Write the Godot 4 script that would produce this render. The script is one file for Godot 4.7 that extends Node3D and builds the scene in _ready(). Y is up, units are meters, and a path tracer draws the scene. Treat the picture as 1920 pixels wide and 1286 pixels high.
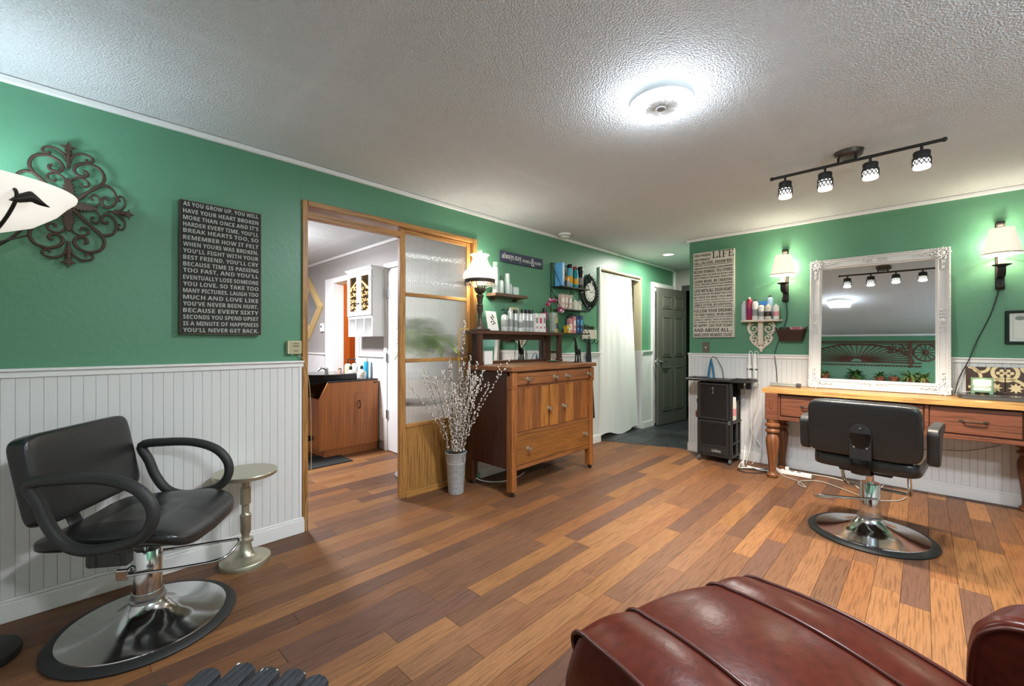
extends Node3D
# A small hair salon: x runs along the left wall, the vanity wall stands at x = 4.92, the left wall at z = -2.90.

class B:
	# collects triangles with normals, then becomes one mesh
	var v := PackedVector3Array()
	var n := PackedVector3Array()
	var t := Transform3D()
	func tri(a: Vector3, b: Vector3, c: Vector3, na: Vector3, nb: Vector3, nc: Vector3) -> B:
		var g := (c - a).cross(b - a)
		if g.length_squared() < 1e-16: return self
		if g.dot(na + nb + nc) < 0.0:
			var q := b; b = c; c = q
			q = nb; nb = nc; nc = q
		v.append(t * a); v.append(t * b); v.append(t * c)
		n.append((t.basis * na).normalized()); n.append((t.basis * nb).normalized()); n.append((t.basis * nc).normalized())
		return self
	func quad(a: Vector3, b: Vector3, c: Vector3, d: Vector3, nn := Vector3.ZERO) -> B:
		var m := nn if nn != Vector3.ZERO else (c - a).cross(b - a).normalized()
		tri(a, b, c, m, m, m); tri(a, c, d, m, m, m)
		return self
	func quadn(a, b, c, d, na, nb, nc, nd) -> B:
		tri(a, b, c, na, nb, nc); tri(a, c, d, na, nc, nd)
		return self
	func box(c: Vector3, s: Vector3, bev := 0.0) -> B:
		var h := s * 0.5
		bev = minf(bev, minf(h.x, minf(h.y, h.z)) * 0.95)
		for ax in 3:
			var i := (ax + 1) % 3
			var j := (ax + 2) % 3
			for sg in [-1.0, 1.0]:
				var nn := Vector3.ZERO; nn[ax] = sg
				var p := []
				for k in [[-1, -1], [1, -1], [1, 1], [-1, 1]]:
					var q := Vector3.ZERO
					q[ax] = h[ax] * sg; q[i] = (h[i] - bev) * k[0]; q[j] = (h[j] - bev) * k[1]
					p.append(c + q)
				quad(p[0], p[1], p[2], p[3], nn)
			if bev > 0.0:
				# the four edges along this axis
				for si in [-1.0, 1.0]:
					for sj in [-1.0, 1.0]:
						var ni := Vector3.ZERO; ni[i] = si
						var nj := Vector3.ZERO; nj[j] = sj
						var e := []
						for sa in [-1.0, 1.0]:
							var q1 := Vector3.ZERO; q1[ax] = (h[ax] - bev) * sa; q1[i] = h[i] * si; q1[j] = (h[j] - bev) * sj
							var q2 := Vector3.ZERO; q2[ax] = (h[ax] - bev) * sa; q2[i] = (h[i] - bev) * si; q2[j] = h[j] * sj
							e.append(c + q1); e.append(c + q2)
						quadn(e[0], e[1], e[3], e[2], ni, nj, nj, ni)
		if bev > 0.0:
			for x in [-1.0, 1.0]:
				for y in [-1.0, 1.0]:
					for z in [-1.0, 1.0]:
						tri(c + Vector3(h.x * x, (h.y - bev) * y, (h.z - bev) * z), c + Vector3((h.x - bev) * x, h.y * y, (h.z - bev) * z), c + Vector3((h.x - bev) * x, (h.y - bev) * y, h.z * z), Vector3(x, 0, 0), Vector3(0, y, 0), Vector3(0, 0, z))
		return self
	static var step := 0
	func bx(x0: float, x1: float, y0: float, y1: float, z0: float, z1: float, bev := 0.0) -> B:
		# pieces that meet flush differ by a hair, so that no two faces coincide
		step = (step + 1) % 7
		var e := step * 0.00009
		if absf(x1 - x0) > 0.004 and absf(y1 - y0) > 0.004 and absf(z1 - z0) > 0.004:
			return box(Vector3(x0 + x1, y0 + y1, z0 + z1) * 0.5, Vector3(absf(x1 - x0), absf(y1 - y0), absf(z1 - z0)) - Vector3.ONE * e, bev)
		return box(Vector3(x0 + x1, y0 + y1, z0 + z1) * 0.5, Vector3(absf(x1 - x0), absf(y1 - y0), absf(z1 - z0)), bev)
	func tube(pts: Array, r, seg := 8, caps := true, squash := 1.0, up := Vector3.ZERO) -> B:
		var m := pts.size()
		var closed: bool = m > 2 and (pts[0] as Vector3).distance_to(pts[m - 1]) < 1e-5
		var rings := []
		var dirs := []
		var side := Vector3.ZERO
		for i in m:
			var a: Vector3 = pts[maxi(i - 1, 0)]
			var b: Vector3 = pts[mini(i + 1, m - 1)]
			if closed and i == 0: a = pts[m - 2]
			if closed and i == m - 1: b = pts[1]
			var d := (b - a).normalized()
			if i == 0:
				side = d.cross(Vector3.UP if absf(d.y) < 0.9 else Vector3.RIGHT).normalized()
			if up != Vector3.ZERO:
				var sd := d.cross(up)
				if sd.length() > 0.01: side = sd.normalized()
			side = (side - d * side.dot(d)).normalized()
			var w := d.cross(side).normalized()
			var rr: float = r[i] if r is Array else r
			var ring := []
			for k in seg:
				var an := TAU * k / seg
				ring.append([pts[i] + side * cos(an) * rr + w * sin(an) * rr * squash, (side * cos(an) * squash + w * sin(an)).normalized()])
			rings.append(ring); dirs.append(d)
		for i in m - 1:
			for k in seg:
				var p = rings[i][k]; var q = rings[i][(k + 1) % seg]; var p2 = rings[i + 1][k]; var q2 = rings[i + 1][(k + 1) % seg]
				quadn(p[0], q[0], q2[0], p2[0], p[1], q[1], q2[1], p2[1])
		if caps and not closed:
			for e in [0, m - 1]:
				var nn: Vector3 = dirs[e] * (-1.0 if e == 0 else 1.0)
				for k in range(1, seg - 1):
					tri(rings[e][0][0], rings[e][k][0], rings[e][k + 1][0], nn, nn, nn)
		return self
	func cyl(a: Vector3, b: Vector3, r: float, seg := 16) -> B:
		return tube([a, b], r, seg)
	func lathe(prof: Array, seg := 28, at := Vector3.ZERO, waves := 0, amp := 0.0, wave_from := 0) -> B:
		# prof: [radius, y] pairs from bottom to top on the outer side; sharp corners stay sharp
		var m := prof.size()
		var fn := []
		for i in m - 1:
			var d := Vector2(prof[i + 1][0] - prof[i][0], prof[i + 1][1] - prof[i][1]).normalized()
			fn.append(Vector2(d.y, -d.x))
		for i in m - 1:
			var n0: Vector2 = fn[i]
			var n1: Vector2 = fn[i]
			if i > 0 and fn[i - 1].dot(fn[i]) > 0.72: n0 = (fn[i - 1] + fn[i]).normalized()
			if i < m - 2 and fn[i + 1].dot(fn[i]) > 0.72: n1 = (fn[i + 1] + fn[i]).normalized()
			for k in seg:
				var a0 := TAU * k / seg
				var a1 := TAU * (k + 1) / seg
				var q := []
				for c in [[prof[i], a0, n0], [prof[i], a1, n0], [prof[i + 1], a1, n1], [prof[i + 1], a0, n1]]:
					var rad: float = c[0][0]
					var yy: float = c[0][1]
					if waves > 0 and rad > 0.001 and (c[0] == prof[i] and i >= wave_from or c[0] == prof[i + 1] and i + 1 >= wave_from):
						rad += amp * sin(waves * c[1]); yy += amp * cos(waves * c[1])
					q.append(at + Vector3(cos(c[1]) * rad, yy, sin(c[1]) * rad))
					q.append(Vector3(cos(c[1]) * c[2].x, c[2].y, sin(c[1]) * c[2].x))
				quadn(q[0], q[2], q[4], q[6], q[1], q[3], q[5], q[7])
		return self
	func ext(poly: Array, z0: float, z1: float, bev := 0.0, smooth := false) -> B:
		# a polygon in x and y, given thickness along z
		var pp := PackedVector2Array(poly)
		if Geometry2D.is_polygon_clockwise(pp): pp.reverse()
		var m := pp.size()
		var inner := pp
		if bev > 0.0:
			inner = PackedVector2Array()
			for i in m:
				var e0 := (pp[i] - pp[(i + m - 1) % m]).normalized()
				var e1 := (pp[(i + 1) % m] - pp[i]).normalized()
				var nn := (Vector2(e0.y, -e0.x) + Vector2(e1.y, -e1.x)).normalized()
				inner.append(pp[i] - nn * bev)
		var idx := Geometry2D.triangulate_polygon(inner)
		for i in range(0, idx.size(), 3):
			for zz in [[z0, Vector3.FORWARD], [z1, Vector3.BACK]]:
				var a := inner[idx[i]]; var b := inner[idx[i + 1]]; var c := inner[idx[i + 2]]
				tri(Vector3(a.x, a.y, zz[0]), Vector3(b.x, b.y, zz[0]), Vector3(c.x, c.y, zz[0]), zz[1], zz[1], zz[1])
		for i in m:
			var a := pp[i]; var b := pp[(i + 1) % m]
			var e := (b - a).normalized()
			var na := Vector3(e.y, -e.x, 0); var nb := na
			if smooth:
				var ep := (a - pp[(i + m - 1) % m]).normalized(); var en := (pp[(i + 2) % m] - b).normalized()
				if ep.dot(e) > 0.6: na = (na + Vector3(ep.y, -ep.x, 0)).normalized()
				if en.dot(e) > 0.6: nb = (nb + Vector3(en.y, -en.x, 0)).normalized()
			quadn(Vector3(a.x, a.y, z0 + bev), Vector3(b.x, b.y, z0 + bev), Vector3(b.x, b.y, z1 - bev), Vector3(a.x, a.y, z1 - bev), na, nb, nb, na)
			if bev > 0.0:
				var ia := inner[i]; var ib := inner[(i + 1) % m]
				quadn(Vector3(a.x, a.y, z1 - bev), Vector3(b.x, b.y, z1 - bev), Vector3(ib.x, ib.y, z1), Vector3(ia.x, ia.y, z1), na, nb, Vector3.BACK, Vector3.BACK)
				quadn(Vector3(a.x, a.y, z0 + bev), Vector3(b.x, b.y, z0 + bev), Vector3(ib.x, ib.y, z0), Vector3(ia.x, ia.y, z0), na, nb, Vector3.FORWARD, Vector3.FORWARD)
		return self
	func grid(f: Callable, nu: int, nv: int, flip := false) -> B:
		var p := []
		for i in nu + 1:
			var row := []
			for j in nv + 1: row.append(f.call(float(i) / nu, float(j) / nv))
			p.append(row)
		var nn := []
		for i in nu + 1:
			var row := []
			for j in nv + 1:
				var du: Vector3 = p[mini(i + 1, nu)][j] - p[maxi(i - 1, 0)][j]
				var dv: Vector3 = p[i][mini(j + 1, nv)] - p[i][maxi(j - 1, 0)]
				var c := du.cross(dv)
				if c.length_squared() < 1e-14: c = Vector3.ZERO
				c = c.normalized()
				row.append(-c if flip else c)
			nn.append(row)
		for i in nu:
			for j in nv:
				quadn(p[i][j], p[i + 1][j], p[i + 1][j + 1], p[i][j + 1], nn[i][j], nn[i + 1][j], nn[i + 1][j + 1], nn[i][j + 1])
		return self
	func blob(c: Vector3, h: Vector3, e1 := 0.35, e2 := 0.35, seg := 32, rows := 16) -> B:
		# a rounded box or ball: e near 0 is a box, 1 a ball; h holds the half sizes (y is the axis)
		var pw := func(x: float, e: float) -> float: return signf(x) * pow(absf(x), e)
		var pt := func(i: int, j: int) -> Array:
			var la := -PI / 2 + PI * j / rows
			var lo := TAU * i / seg
			var cl := cos(la); var sl := sin(la); var co := cos(lo); var so := sin(lo)
			var p := Vector3(h.x * pw.call(cl, e1) * pw.call(co, e2), h.y * pw.call(sl, e1), h.z * pw.call(cl, e1) * pw.call(so, e2))
			var q := Vector3(pw.call(cl, 2 - e1) * pw.call(co, 2 - e2) / h.x, pw.call(sl, 2 - e1) / h.y, pw.call(cl, 2 - e1) * pw.call(so, 2 - e2) / h.z)
			if q.length_squared() < 1e-12: q = Vector3(0, signf(sl), 0)
			return [c + p, q.normalized()]
		for i in seg:
			for j in rows:
				var a = pt.call(i, j); var b = pt.call(i + 1, j); var d = pt.call(i + 1, j + 1); var e = pt.call(i, j + 1)
				quadn(a[0], b[0], d[0], e[0], a[1], b[1], d[1], e[1])
		return self
	func mesh() -> ArrayMesh:
		var m := ArrayMesh.new()
		add_to(m)
		return m
	func add_to(m: ArrayMesh) -> void:
		var a := []
		a.resize(Mesh.ARRAY_MAX)
		a[Mesh.ARRAY_VERTEX] = v
		a[Mesh.ARRAY_NORMAL] = n
		m.add_surface_from_arrays(Mesh.PRIMITIVE_TRIANGLES, a)

const UPV := Vector3.UP
const CEIL := 2.40
var M := {}
var used := {}
var rng := RandomNumberGenerator.new()

func nb() -> B: return B.new()
func V(x: float, y: float, z: float) -> Vector3: return Vector3(x, y, z)
func numbered(n: String) -> String:
	if not used.has(n):
		used[n] = 0
		return n
	used[n] += 1
	return "%s_%03d" % [n, used[n]]
func tag(o: Node, label: String, category: String, group := "") -> void:
	o.set_meta("label", label); o.set_meta("category", category)
	if group: o.set_meta("group", group)
func thing(n: String, label: String, category: String, at := Vector3.ZERO, turn := 0.0, group := "") -> Node3D:
	var o := Node3D.new()
	o.name = numbered(n); add_child(o)
	o.position = at; o.rotation.y = turn
	tag(o, label, category, group)
	return o
func dup(o: Node3D, at: Vector3, turn := 0.0, label := "", group := "") -> Node3D:
	var base := String(o.name)
	var c: Node3D = o.duplicate()
	c.name = numbered(base); add_child(c)
	c.position = at; c.rotation.y = turn
	if label: c.set_meta("label", label)
	if group: c.set_meta("group", group)
	return c
func part(n: String, what, m: Material, par: Node, at := Vector3.ZERO, rot := Vector3.ZERO) -> MeshInstance3D:
	var o := MeshInstance3D.new()
	o.mesh = what.mesh() if what is B else what
	o.material_override = m
	o.name = n if par != self else numbered(n)
	o.position = at; o.rotation = rot
	par.add_child(o, true)
	return o
func solo(n: String, what, m: Material, label: String, category: String, at := Vector3.ZERO, turn := 0.0, group := "") -> MeshInstance3D:
	var o := part(n, what, m, self, at, Vector3(0, turn, 0))
	tag(o, label, category, group)
	return o
func shell(n: String, label := "") -> Node3D:
	var o := Node3D.new()
	o.name = numbered(n); add_child(o)
	o.set_meta("kind", "structure")
	if label: o.set_meta("label", label)
	return o
func shell_part(n: String, what, m: Material) -> MeshInstance3D:
	var o := part(n, what, m, self)
	o.set_meta("kind", "structure")
	return o
func spline(p: Array, n := 6) -> Array:
	var out := []
	for i in p.size() - 1:
		var a: Vector3 = p[maxi(i - 1, 0)]; var b: Vector3 = p[i]; var c: Vector3 = p[i + 1]; var d: Vector3 = p[mini(i + 2, p.size() - 1)]
		for k in n: out.append(b.cubic_interpolate(c, a, d, float(k) / n))
	out.append(p[p.size() - 1])
	return out
func spline2(p: Array, n := 6, closed := false) -> Array:
	var out := []
	var m := p.size()
	for i in (m if closed else m - 1):
		var a: Vector2 = p[(i + m - 1) % m] if closed else p[maxi(i - 1, 0)]
		var d: Vector2 = p[(i + 2) % m] if closed else p[mini(i + 2, m - 1)]
		for k in n: out.append((p[i] as Vector2).cubic_interpolate(p[(i + 1) % m], a, d, float(k) / n))
	if not closed: out.append(p[m - 1])
	return out
func curl(c: Vector2, r0: float, r1: float, a0: float, a1: float, n := 18) -> Array:
	var out := []
	for i in n + 1:
		var k := float(i) / n
		var a := lerpf(a0, a1, k)
		out.append(c + Vector2(cos(a), sin(a)) * lerpf(r0, r1, k))
	return out
func flat3(p: Array, z := 0.0) -> Array:
	var out := []
	for q in p: out.append(Vector3(q.x, q.y, z))
	return out

# ---- materials: colours of the things themselves, textures only for grain, stipple and weave
func noise_tex(freq: float, size := 512, ramp := [], octaves := 4, type := FastNoiseLite.TYPE_SIMPLEX_SMOOTH, sd := 1, normal := false, strength := 4.0) -> NoiseTexture2D:
	var f := FastNoiseLite.new()
	f.noise_type = type; f.frequency = freq; f.seed = sd
	f.fractal_octaves = octaves
	var t := NoiseTexture2D.new()
	t.width = size; t.height = size; t.seamless = true; t.noise = f
	if ramp:
		var g := Gradient.new()
		var off := PackedFloat32Array(); var col := PackedColorArray()
		for q in ramp:
			off.append(q[0]); col.append(q[1] if q[1] is Color else Color(q[1], q[1], q[1]))
		g.offsets = off; g.colors = col
		t.color_ramp = g
	if normal: t.as_normal_map = true; t.bump_strength = strength
	return t
func mat(n: String, c: Color, rough := 0.6, metal := 0.0, spec := 0.5) -> StandardMaterial3D:
	var m := StandardMaterial3D.new()
	m.resource_name = n
	m.albedo_color = c; m.roughness = rough; m.metallic = metal; m.metallic_specular = spec
	M[n] = m
	return m
func hx(s: String) -> Color: return Color.html(s)
func glow(n: String, c: Color, e: float) -> StandardMaterial3D:
	var m := mat(n, c, 0.5)
	m.emission_enabled = true; m.emission = c; m.emission_energy_multiplier = e
	return m
var TX := {}
func grained(n: String, c: Color, axis: int, rough := 0.45, tex := "grain", size := 1.0, world := false, off := Vector3.ZERO) -> StandardMaterial3D:
	var m := mat(n, c, rough)
	m.albedo_texture = TX[tex]
	m.uv1_triplanar = true; m.uv1_world_triplanar = world
	var s := Vector3.ONE * 5.0 / size
	s[axis] = 0.2 / size
	m.uv1_scale = s; m.uv1_offset = off
	return m
func relief(m: StandardMaterial3D, tex: String, scale_cm: float, uv := Vector3.ONE, world := false) -> StandardMaterial3D:
	m.heightmap_enabled = true; m.heightmap_texture = TX[tex]; m.heightmap_scale = scale_cm
	m.uv1_triplanar = true; m.uv1_world_triplanar = world; m.uv1_scale = uv
	return m
func pane(n: String, c: Color, alpha: float) -> StandardMaterial3D:
	var m := mat(n, Color(c, alpha), 0.03)
	m.transparency = BaseMaterial3D.TRANSPARENCY_ALPHA
	return m

func materials() -> void:
	TX.grain = noise_tex(0.02, 512, [[0.0, 0.62], [0.38, 0.8], [0.5, 1.0], [0.6, 0.84], [0.75, 0.97], [1.0, 0.75]], 4)
	TX.plank = noise_tex(0.018, 1024, [[0.0, 0.7], [0.34, 0.82], [0.44, 0.96], [0.5, 0.86], [0.57, 1.0], [0.68, 0.9], [0.85, 0.98], [1.0, 0.78]], 5, FastNoiseLite.TYPE_SIMPLEX_SMOOTH, 7)
	TX.flake = noise_tex(0.03, 512, [[0.0, 0.6], [0.47, 0.7], [0.5, 1.0], [0.53, 0.72], [1.0, 0.8]], 3, FastNoiseLite.TYPE_SIMPLEX, 4)
	TX.mottle = noise_tex(0.012, 512, [[0.0, 0.78], [0.5, 0.92], [1.0, 1.0]], 4, FastNoiseLite.TYPE_SIMPLEX_SMOOTH, 9)
	TX.slate = noise_tex(0.02, 512, [[0.0, 0.55], [0.45, 0.8], [0.6, 1.0], [1.0, 0.65]], 5, FastNoiseLite.TYPE_SIMPLEX_SMOOTH, 12)
	TX.stipple = noise_tex(0.05, 2048, [], 3, FastNoiseLite.TYPE_SIMPLEX, 3)
	TX.pebble = noise_tex(0.06, 512, [], 2, FastNoiseLite.TYPE_CELLULAR, 5)
	TX.crease = noise_tex(0.02, 512, [], 5, FastNoiseLite.TYPE_SIMPLEX_SMOOTH, 8)
	TX.spot = noise_tex(0.05, 512, [[0.0, 0.25], [0.55, 0.32], [0.68, 0.85], [1.0, 1.0]], 4, FastNoiseLite.TYPE_SIMPLEX, 14)
	# painted shell
	relief(mat("green_paint", hx("5a9070"), 0.42), "crease", 0.06, Vector3.ONE * 2.2, true)
	mat("white_paint", hx("e4e4e2"), 0.38)
	mat("white_trim", hx("f0efec"), 0.35)
	relief(mat("ceiling_paint", hx("dbdfdf"), 0.85), "stipple", 0.75, Vector3.ONE * 0.72, true)
	mat("grey_paint", hx("aaa6a2"), 0.55)
	mat("cream_paint", hx("cfc6a4"), 0.55)
	mat("orange_paint", hx("cf8245"), 0.55)
	mat("dark_green_cloth", hx("2f5c43"), 0.85)
	var tones := ["7e573c", "8b5e3c", "70503b", "845b3f", "694b3a", "966a45", "77543c", "896143", "6c4e3f", "90653f"]
	for i in tones.size():
		var m := grained("plank_%d" % i, hx(tones[i]), 0, 0.44, "plank", 1.0, true, Vector3(i * 0.37, i * 0.21, i * 0.173))
		m.uv1_scale = Vector3(0.2, 6.0, 6.0); m.metallic_specular = 0.28
	mat("joint", hx("2a1d14"), 0.8)
	var sl := ["33383b", "3b4042", "2c3133"]
	for i in sl.size():
		var m := mat("slate_%d" % i, hx(sl[i]), 0.42)
		m.albedo_texture = TX.slate; m.uv1_triplanar = true; m.uv1_world_triplanar = true; m.uv1_scale = Vector3.ONE * 1.3; m.uv1_offset = Vector3(i * 0.3, 0, i * 0.2)
	# woods
	grained("oak", hx("c08a4a"), 1, 0.42)
	grained("oak_x", hx("c08a4a"), 0, 0.42)
	grained("oak_panel", hx("b98545"), 1, 0.45, "grain", 0.8)
	grained("dresser_x", hx("9c6238"), 0, 0.36)
	grained("dresser_y", hx("aa6936"), 1, 0.36)
	grained("dresser_y2", hx("935a31"), 1, 0.36)
	grained("dresser_y3", hx("bb7a3a"), 1, 0.36)
	grained("dresser_dark", hx("4f2a1c"), 1, 0.3)
	grained("dresser_dark_x", hx("5c3624"), 0, 0.34)
	grained("dresser_flake", hx("ba783a"), 0, 0.36, "flake", 1.6)
	grained("butcher_z", hx("d0a05e"), 2, 0.4)
	grained("butcher_a", hx("c79453"), 2, 0.4)
	grained("butcher_b", hx("d9ae6e"), 2, 0.4)
	grained("vanity_z", hx("7c4a33"), 2, 0.45)
	grained("vanity_y", hx("8c5836"), 1, 0.42)
	grained("cherry", hx("c07840"), 1, 0.42, "mottle")
	grained("shelf_wood", hx("6f5440"), 0, 0.6)
	relief(grained("black_slat", hx("34373c"), 0, 0.7), "crease", 0.2, Vector3(1.5, 8, 8))
	# metals, plastics, cloth
	mat("chrome", hx("d9dcdc"), 0.12, 1.0)
	mat("steel", hx("b8bab8"), 0.3, 1.0)
	mat("brass_grey", hx("bdbaa4"), 0.34, 0.85)
	mat("zinc", hx("d0d5d6"), 0.4, 0.3)
	mat("iron", hx("4b3b30"), 0.5, 0.45)
	mat("black_iron", hx("26231f"), 0.5, 0.3)
	mat("bronze", hx("4a4036"), 0.45, 0.5)
	mat("track_metal", hx("2b2a27"), 0.5, 0.3)
	mat("black_plastic", hx("252525"), 0.45)
	mat("grey_plastic", hx("4a4c4d"), 0.5)
	mat("black_gloss", hx("121212"), 0.12)
	relief(mat("black_vinyl", hx("222322"), 0.27), "pebble", 0.04, Vector3.ONE * 9.0)
	relief(mat("arm_rubber", hx("2c2d2c"), 0.55), "pebble", 0.02, Vector3.ONE * 12.0)
	var le := relief(mat("leather", hx("5a251a"), 0.28, 0.0, 0.34), "crease", 0.03, Vector3.ONE * 4.0)
	le.albedo_texture = TX.mottle
	mat("leather_pipe", hx("45190f"), 0.35)
	mat("rubber", hx("1d1f1d"), 0.6)
	mat("mirror", hx("e8ecec"), 0.015, 1.0)
	mat("white_ornate", hx("dcdbd9"), 0.5)
	mat("white_plastic", hx("e9e9e6"), 0.35)
	mat("beige_plastic", hx("cdc7a0"), 0.45)
	mat("grey_text", hx("b9bab2"), 0.8)
	mat("sign_black", hx("262420"), 0.7)
	mat("sign_cream", hx("d8d2c4"), 0.75)
	mat("ink", hx("2a2621"), 0.8)
	mat("sign_blue", hx("3d4657"), 0.75)
	mat("white_ink", hx("e8e8e4"), 0.8)
	mat("cloth_white", hx("f2f1ee"), 0.9)
	M.cloth_white.backlight = Color(0.35, 0.35, 0.35)
	mat("door_dark", hx("5f6058"), 0.34)
	mat("antique_white", hx("e3d9c6"), 0.7)
	mat("gold_frame", hx("d9bd84"), 0.45, 0.15)
	mat("wicker", hx("4b3428"), 0.75)
	mat("catkin", hx("d6cec4"), 0.9)
	mat("twig", hx("5c4a3b"), 0.85)
	mat("leaf", hx("4f7a37"), 0.6)
	mat("leaf_pale", hx("93a85a"), 0.6)
	mat("terracotta", hx("a35c40"), 0.8)
	mat("granite", hx("3a3836"), 0.2)
	pane("clear_glass", Color(0.95, 0.98, 0.97), 0.12)
	var g := mat("reed_glass", Color(0.97, 0.985, 0.96, 0.02), 0.015)
	g.refraction_enabled = true; g.refraction_scale = 0.05; g.transparency = BaseMaterial3D.TRANSPARENCY_ALPHA
	var g2 := mat("crystal", Color(1, 1, 1, 0.03), 0.02)
	g2.refraction_enabled = true; g2.refraction_scale = 0.05; g2.transparency = BaseMaterial3D.TRANSPARENCY_ALPHA
const CAM := Vector3(0, 1.225, 0)
const YAW := -46.1
const FOCAL := 803.0

func camera_and_light() -> void:
	rng.seed = 11
	var cam := Camera3D.new()
	cam.name = "camera"
	cam.position = CAM
	cam.rotation_degrees = Vector3(0, YAW, 0)
	cam.fov = rad_to_deg(2.0 * atan(643.0 / FOCAL))
	cam.near = 0.05; cam.far = 60.0
	add_child(cam); cam.current = true
	var env := Environment.new()
	env.background_mode = Environment.BG_COLOR
	env.background_color = Color.BLACK
	env.tonemap_mode = Environment.TONE_MAPPER_LINEAR
	env.tonemap_exposure = 1.15
	env.sdfgi_enabled = true; env.ssao_enabled = true; env.ssil_enabled = true
	var we := WorldEnvironment.new()
	we.name = "environment"; we.environment = env
	add_child(we)

func lamp_omni(n: String, at: Vector3, e: float, c: Color, size := 0.05) -> void:
	var l := OmniLight3D.new()
	l.name = n; l.position = at; l.light_energy = e; l.light_color = c; l.light_size = size
	l.omni_range = 14.0; l.omni_attenuation = 2.0; l.shadow_enabled = true
	add_child(l, true)
func lamp_spot(n: String, at: Vector3, to: Vector3, e: float, c: Color, ang := 55.0, size := 0.03) -> void:
	var l := SpotLight3D.new()
	l.name = n; l.light_energy = e; l.light_color = c; l.light_size = size
	l.spot_angle = ang; l.spot_angle_attenuation = 0.6; l.spot_range = 14.0; l.spot_attenuation = 2.0; l.shadow_enabled = true
	add_child(l, true)
	l.look_at_from_position(at, to, V(1, 0, 0.01))
func lamp_area(n: String, at: Vector3, size: Vector2, e: float, c: Color, pitch := -90.0) -> void:
	var l := AreaLight3D.new()
	l.name = n; l.area_size = size; l.light_energy = e; l.light_color = c
	l.area_range = 14.0; l.shadow_enabled = true
	l.position = at; l.rotation_degrees = Vector3(pitch, 0, 0)
	add_child(l, true)

func seen_at(p: Vector3) -> Vector3:
	var a := deg_to_rad(-YAW)
	var f := Vector3(sin(a), 0, -cos(a)); var r := Vector3(cos(a), 0, sin(a))
	var q := p - CAM
	var w := q.dot(f)
	return Vector3(960 + FOCAL * q.dot(r) / maxf(w, 0.01), 643 - FOCAL * q.y / maxf(w, 0.01), w)

func plank_floor() -> void:
	var fl := shell("floor", "warm brown wood-look laminate strips running along the green wall")
	part("underlay", nb().bx(-0.75, 5.05, -0.03, -0.0065, -2.93, 2.42).bx(-0.75, 2.6, -0.03, -0.0065, -7.7, -2.92), M.joint, fl)
	var all := []
	var w := 0.1045
	var row := 0
	for zone in [[-0.63, 4.94, -2.905, 2.3], [-0.6, 2.55, -7.6, -2.905]]:
		var z: float = zone[2]
		while z < zone[3] - 0.01:
			var x: float = zone[0] - rng.randf() * 0.5
			while x < zone[1]:
				var ln: float = [0.45, 0.62, 0.8, 1.0, 1.25][rng.randi() % 5]
				var x0: float = maxf(x, zone[0]); var x1: float = minf(x + ln, zone[1])
				if x1 - x0 > 0.01:
					var c := V((x0 + x1) / 2, 0, z + w / 2)
					var s := seen_at(c)
					var score := 0.0
					if s.z > 0.3 and s.x > -150 and s.x < 2070 and s.y < 1500: score = (x1 - x0) / pow(s.z, 3.0)
					all.append([score, x0, x1, z, minf(z + w, zone[3]), rng.randi() % 10])
				x += ln
			z += w
			row += 1
	all.sort_custom(func(a, b): return a[0] > b[0])
	var rest := {}
	var cache := {}
	for i in all.size():
		var a = all[i]
		var s := V(a[2] - a[1] - 0.0006, 0.008, a[4] - a[3] - 0.0006)
		var c := V((a[1] + a[2]) / 2, -0.004, (a[3] + a[4]) / 2)
		if i < 300 and a[0] > 0.0:
			var key := "%.3f_%.3f" % [s.x, s.z]
			if not cache.has(key): cache[key] = nb().box(Vector3.ZERO, s, 0.0012).mesh()
			part("plank", cache[key], M["plank_%d" % a[5]], fl, c)
		else:
			if not rest.has(a[5]): rest[a[5]] = nb()
			rest[a[5]].box(c, s, 0.0012)
	var m := ArrayMesh.new()
	var k := 0
	var o := MeshInstance3D.new()
	for i in rest:
		rest[i].add_to(m)
		m.surface_set_material(k, M["plank_%d" % i]); k += 1
	o.mesh = m; o.name = "far_planks"; o.set_meta("kind", "stuff")
	fl.add_child(o, true)
	# slate in the hall beyond the planks
	var sf := shell("floor", "dark grey slate tiles in the hall beyond the planks")
	part("mortar", nb().bx(4.6, 8.3, -0.03, -0.004, -3.8, -1.1), M.joint, sf)
	var line := func(zz: float) -> float: return 4.66 + (zz + 2.9) * 0.31
	var tz := 0.31
	for iz in range(-2, 7):
		var z0 := -3.72 + tz * (iz + 2)
		var z1: float = z0 + tz - 0.005
		for ix in 12:
			var x0 := 4.44 + 0.31 * ix + (0.155 if iz % 2 else 0.0)
			var x1 := x0 + 0.305
			if z0 < -1.94 and z1 > -1.94 and x0 < 4.9: z1 = -1.935
			if z0 >= -1.95 and x1 < 6.9: continue
			if z1 < -2.9 and x0 < 4.6: continue
			var a0: float = maxf(x0, line.call(z0)); var a1: float = maxf(x0, line.call(z1))
			if a0 > x1 - 0.01 or a1 > x1 - 0.01: continue
			part("tile", nb().ext([Vector2(a0, -z0), Vector2(x1, -z0), Vector2(x1, -z1), Vector2(a1, -z1)], -0.006, 0.004, 0.002), M["slate_%d" % (rng.randi() % 3)], sf, Vector3.ZERO, V(-PI / 2, 0, 0))

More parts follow.
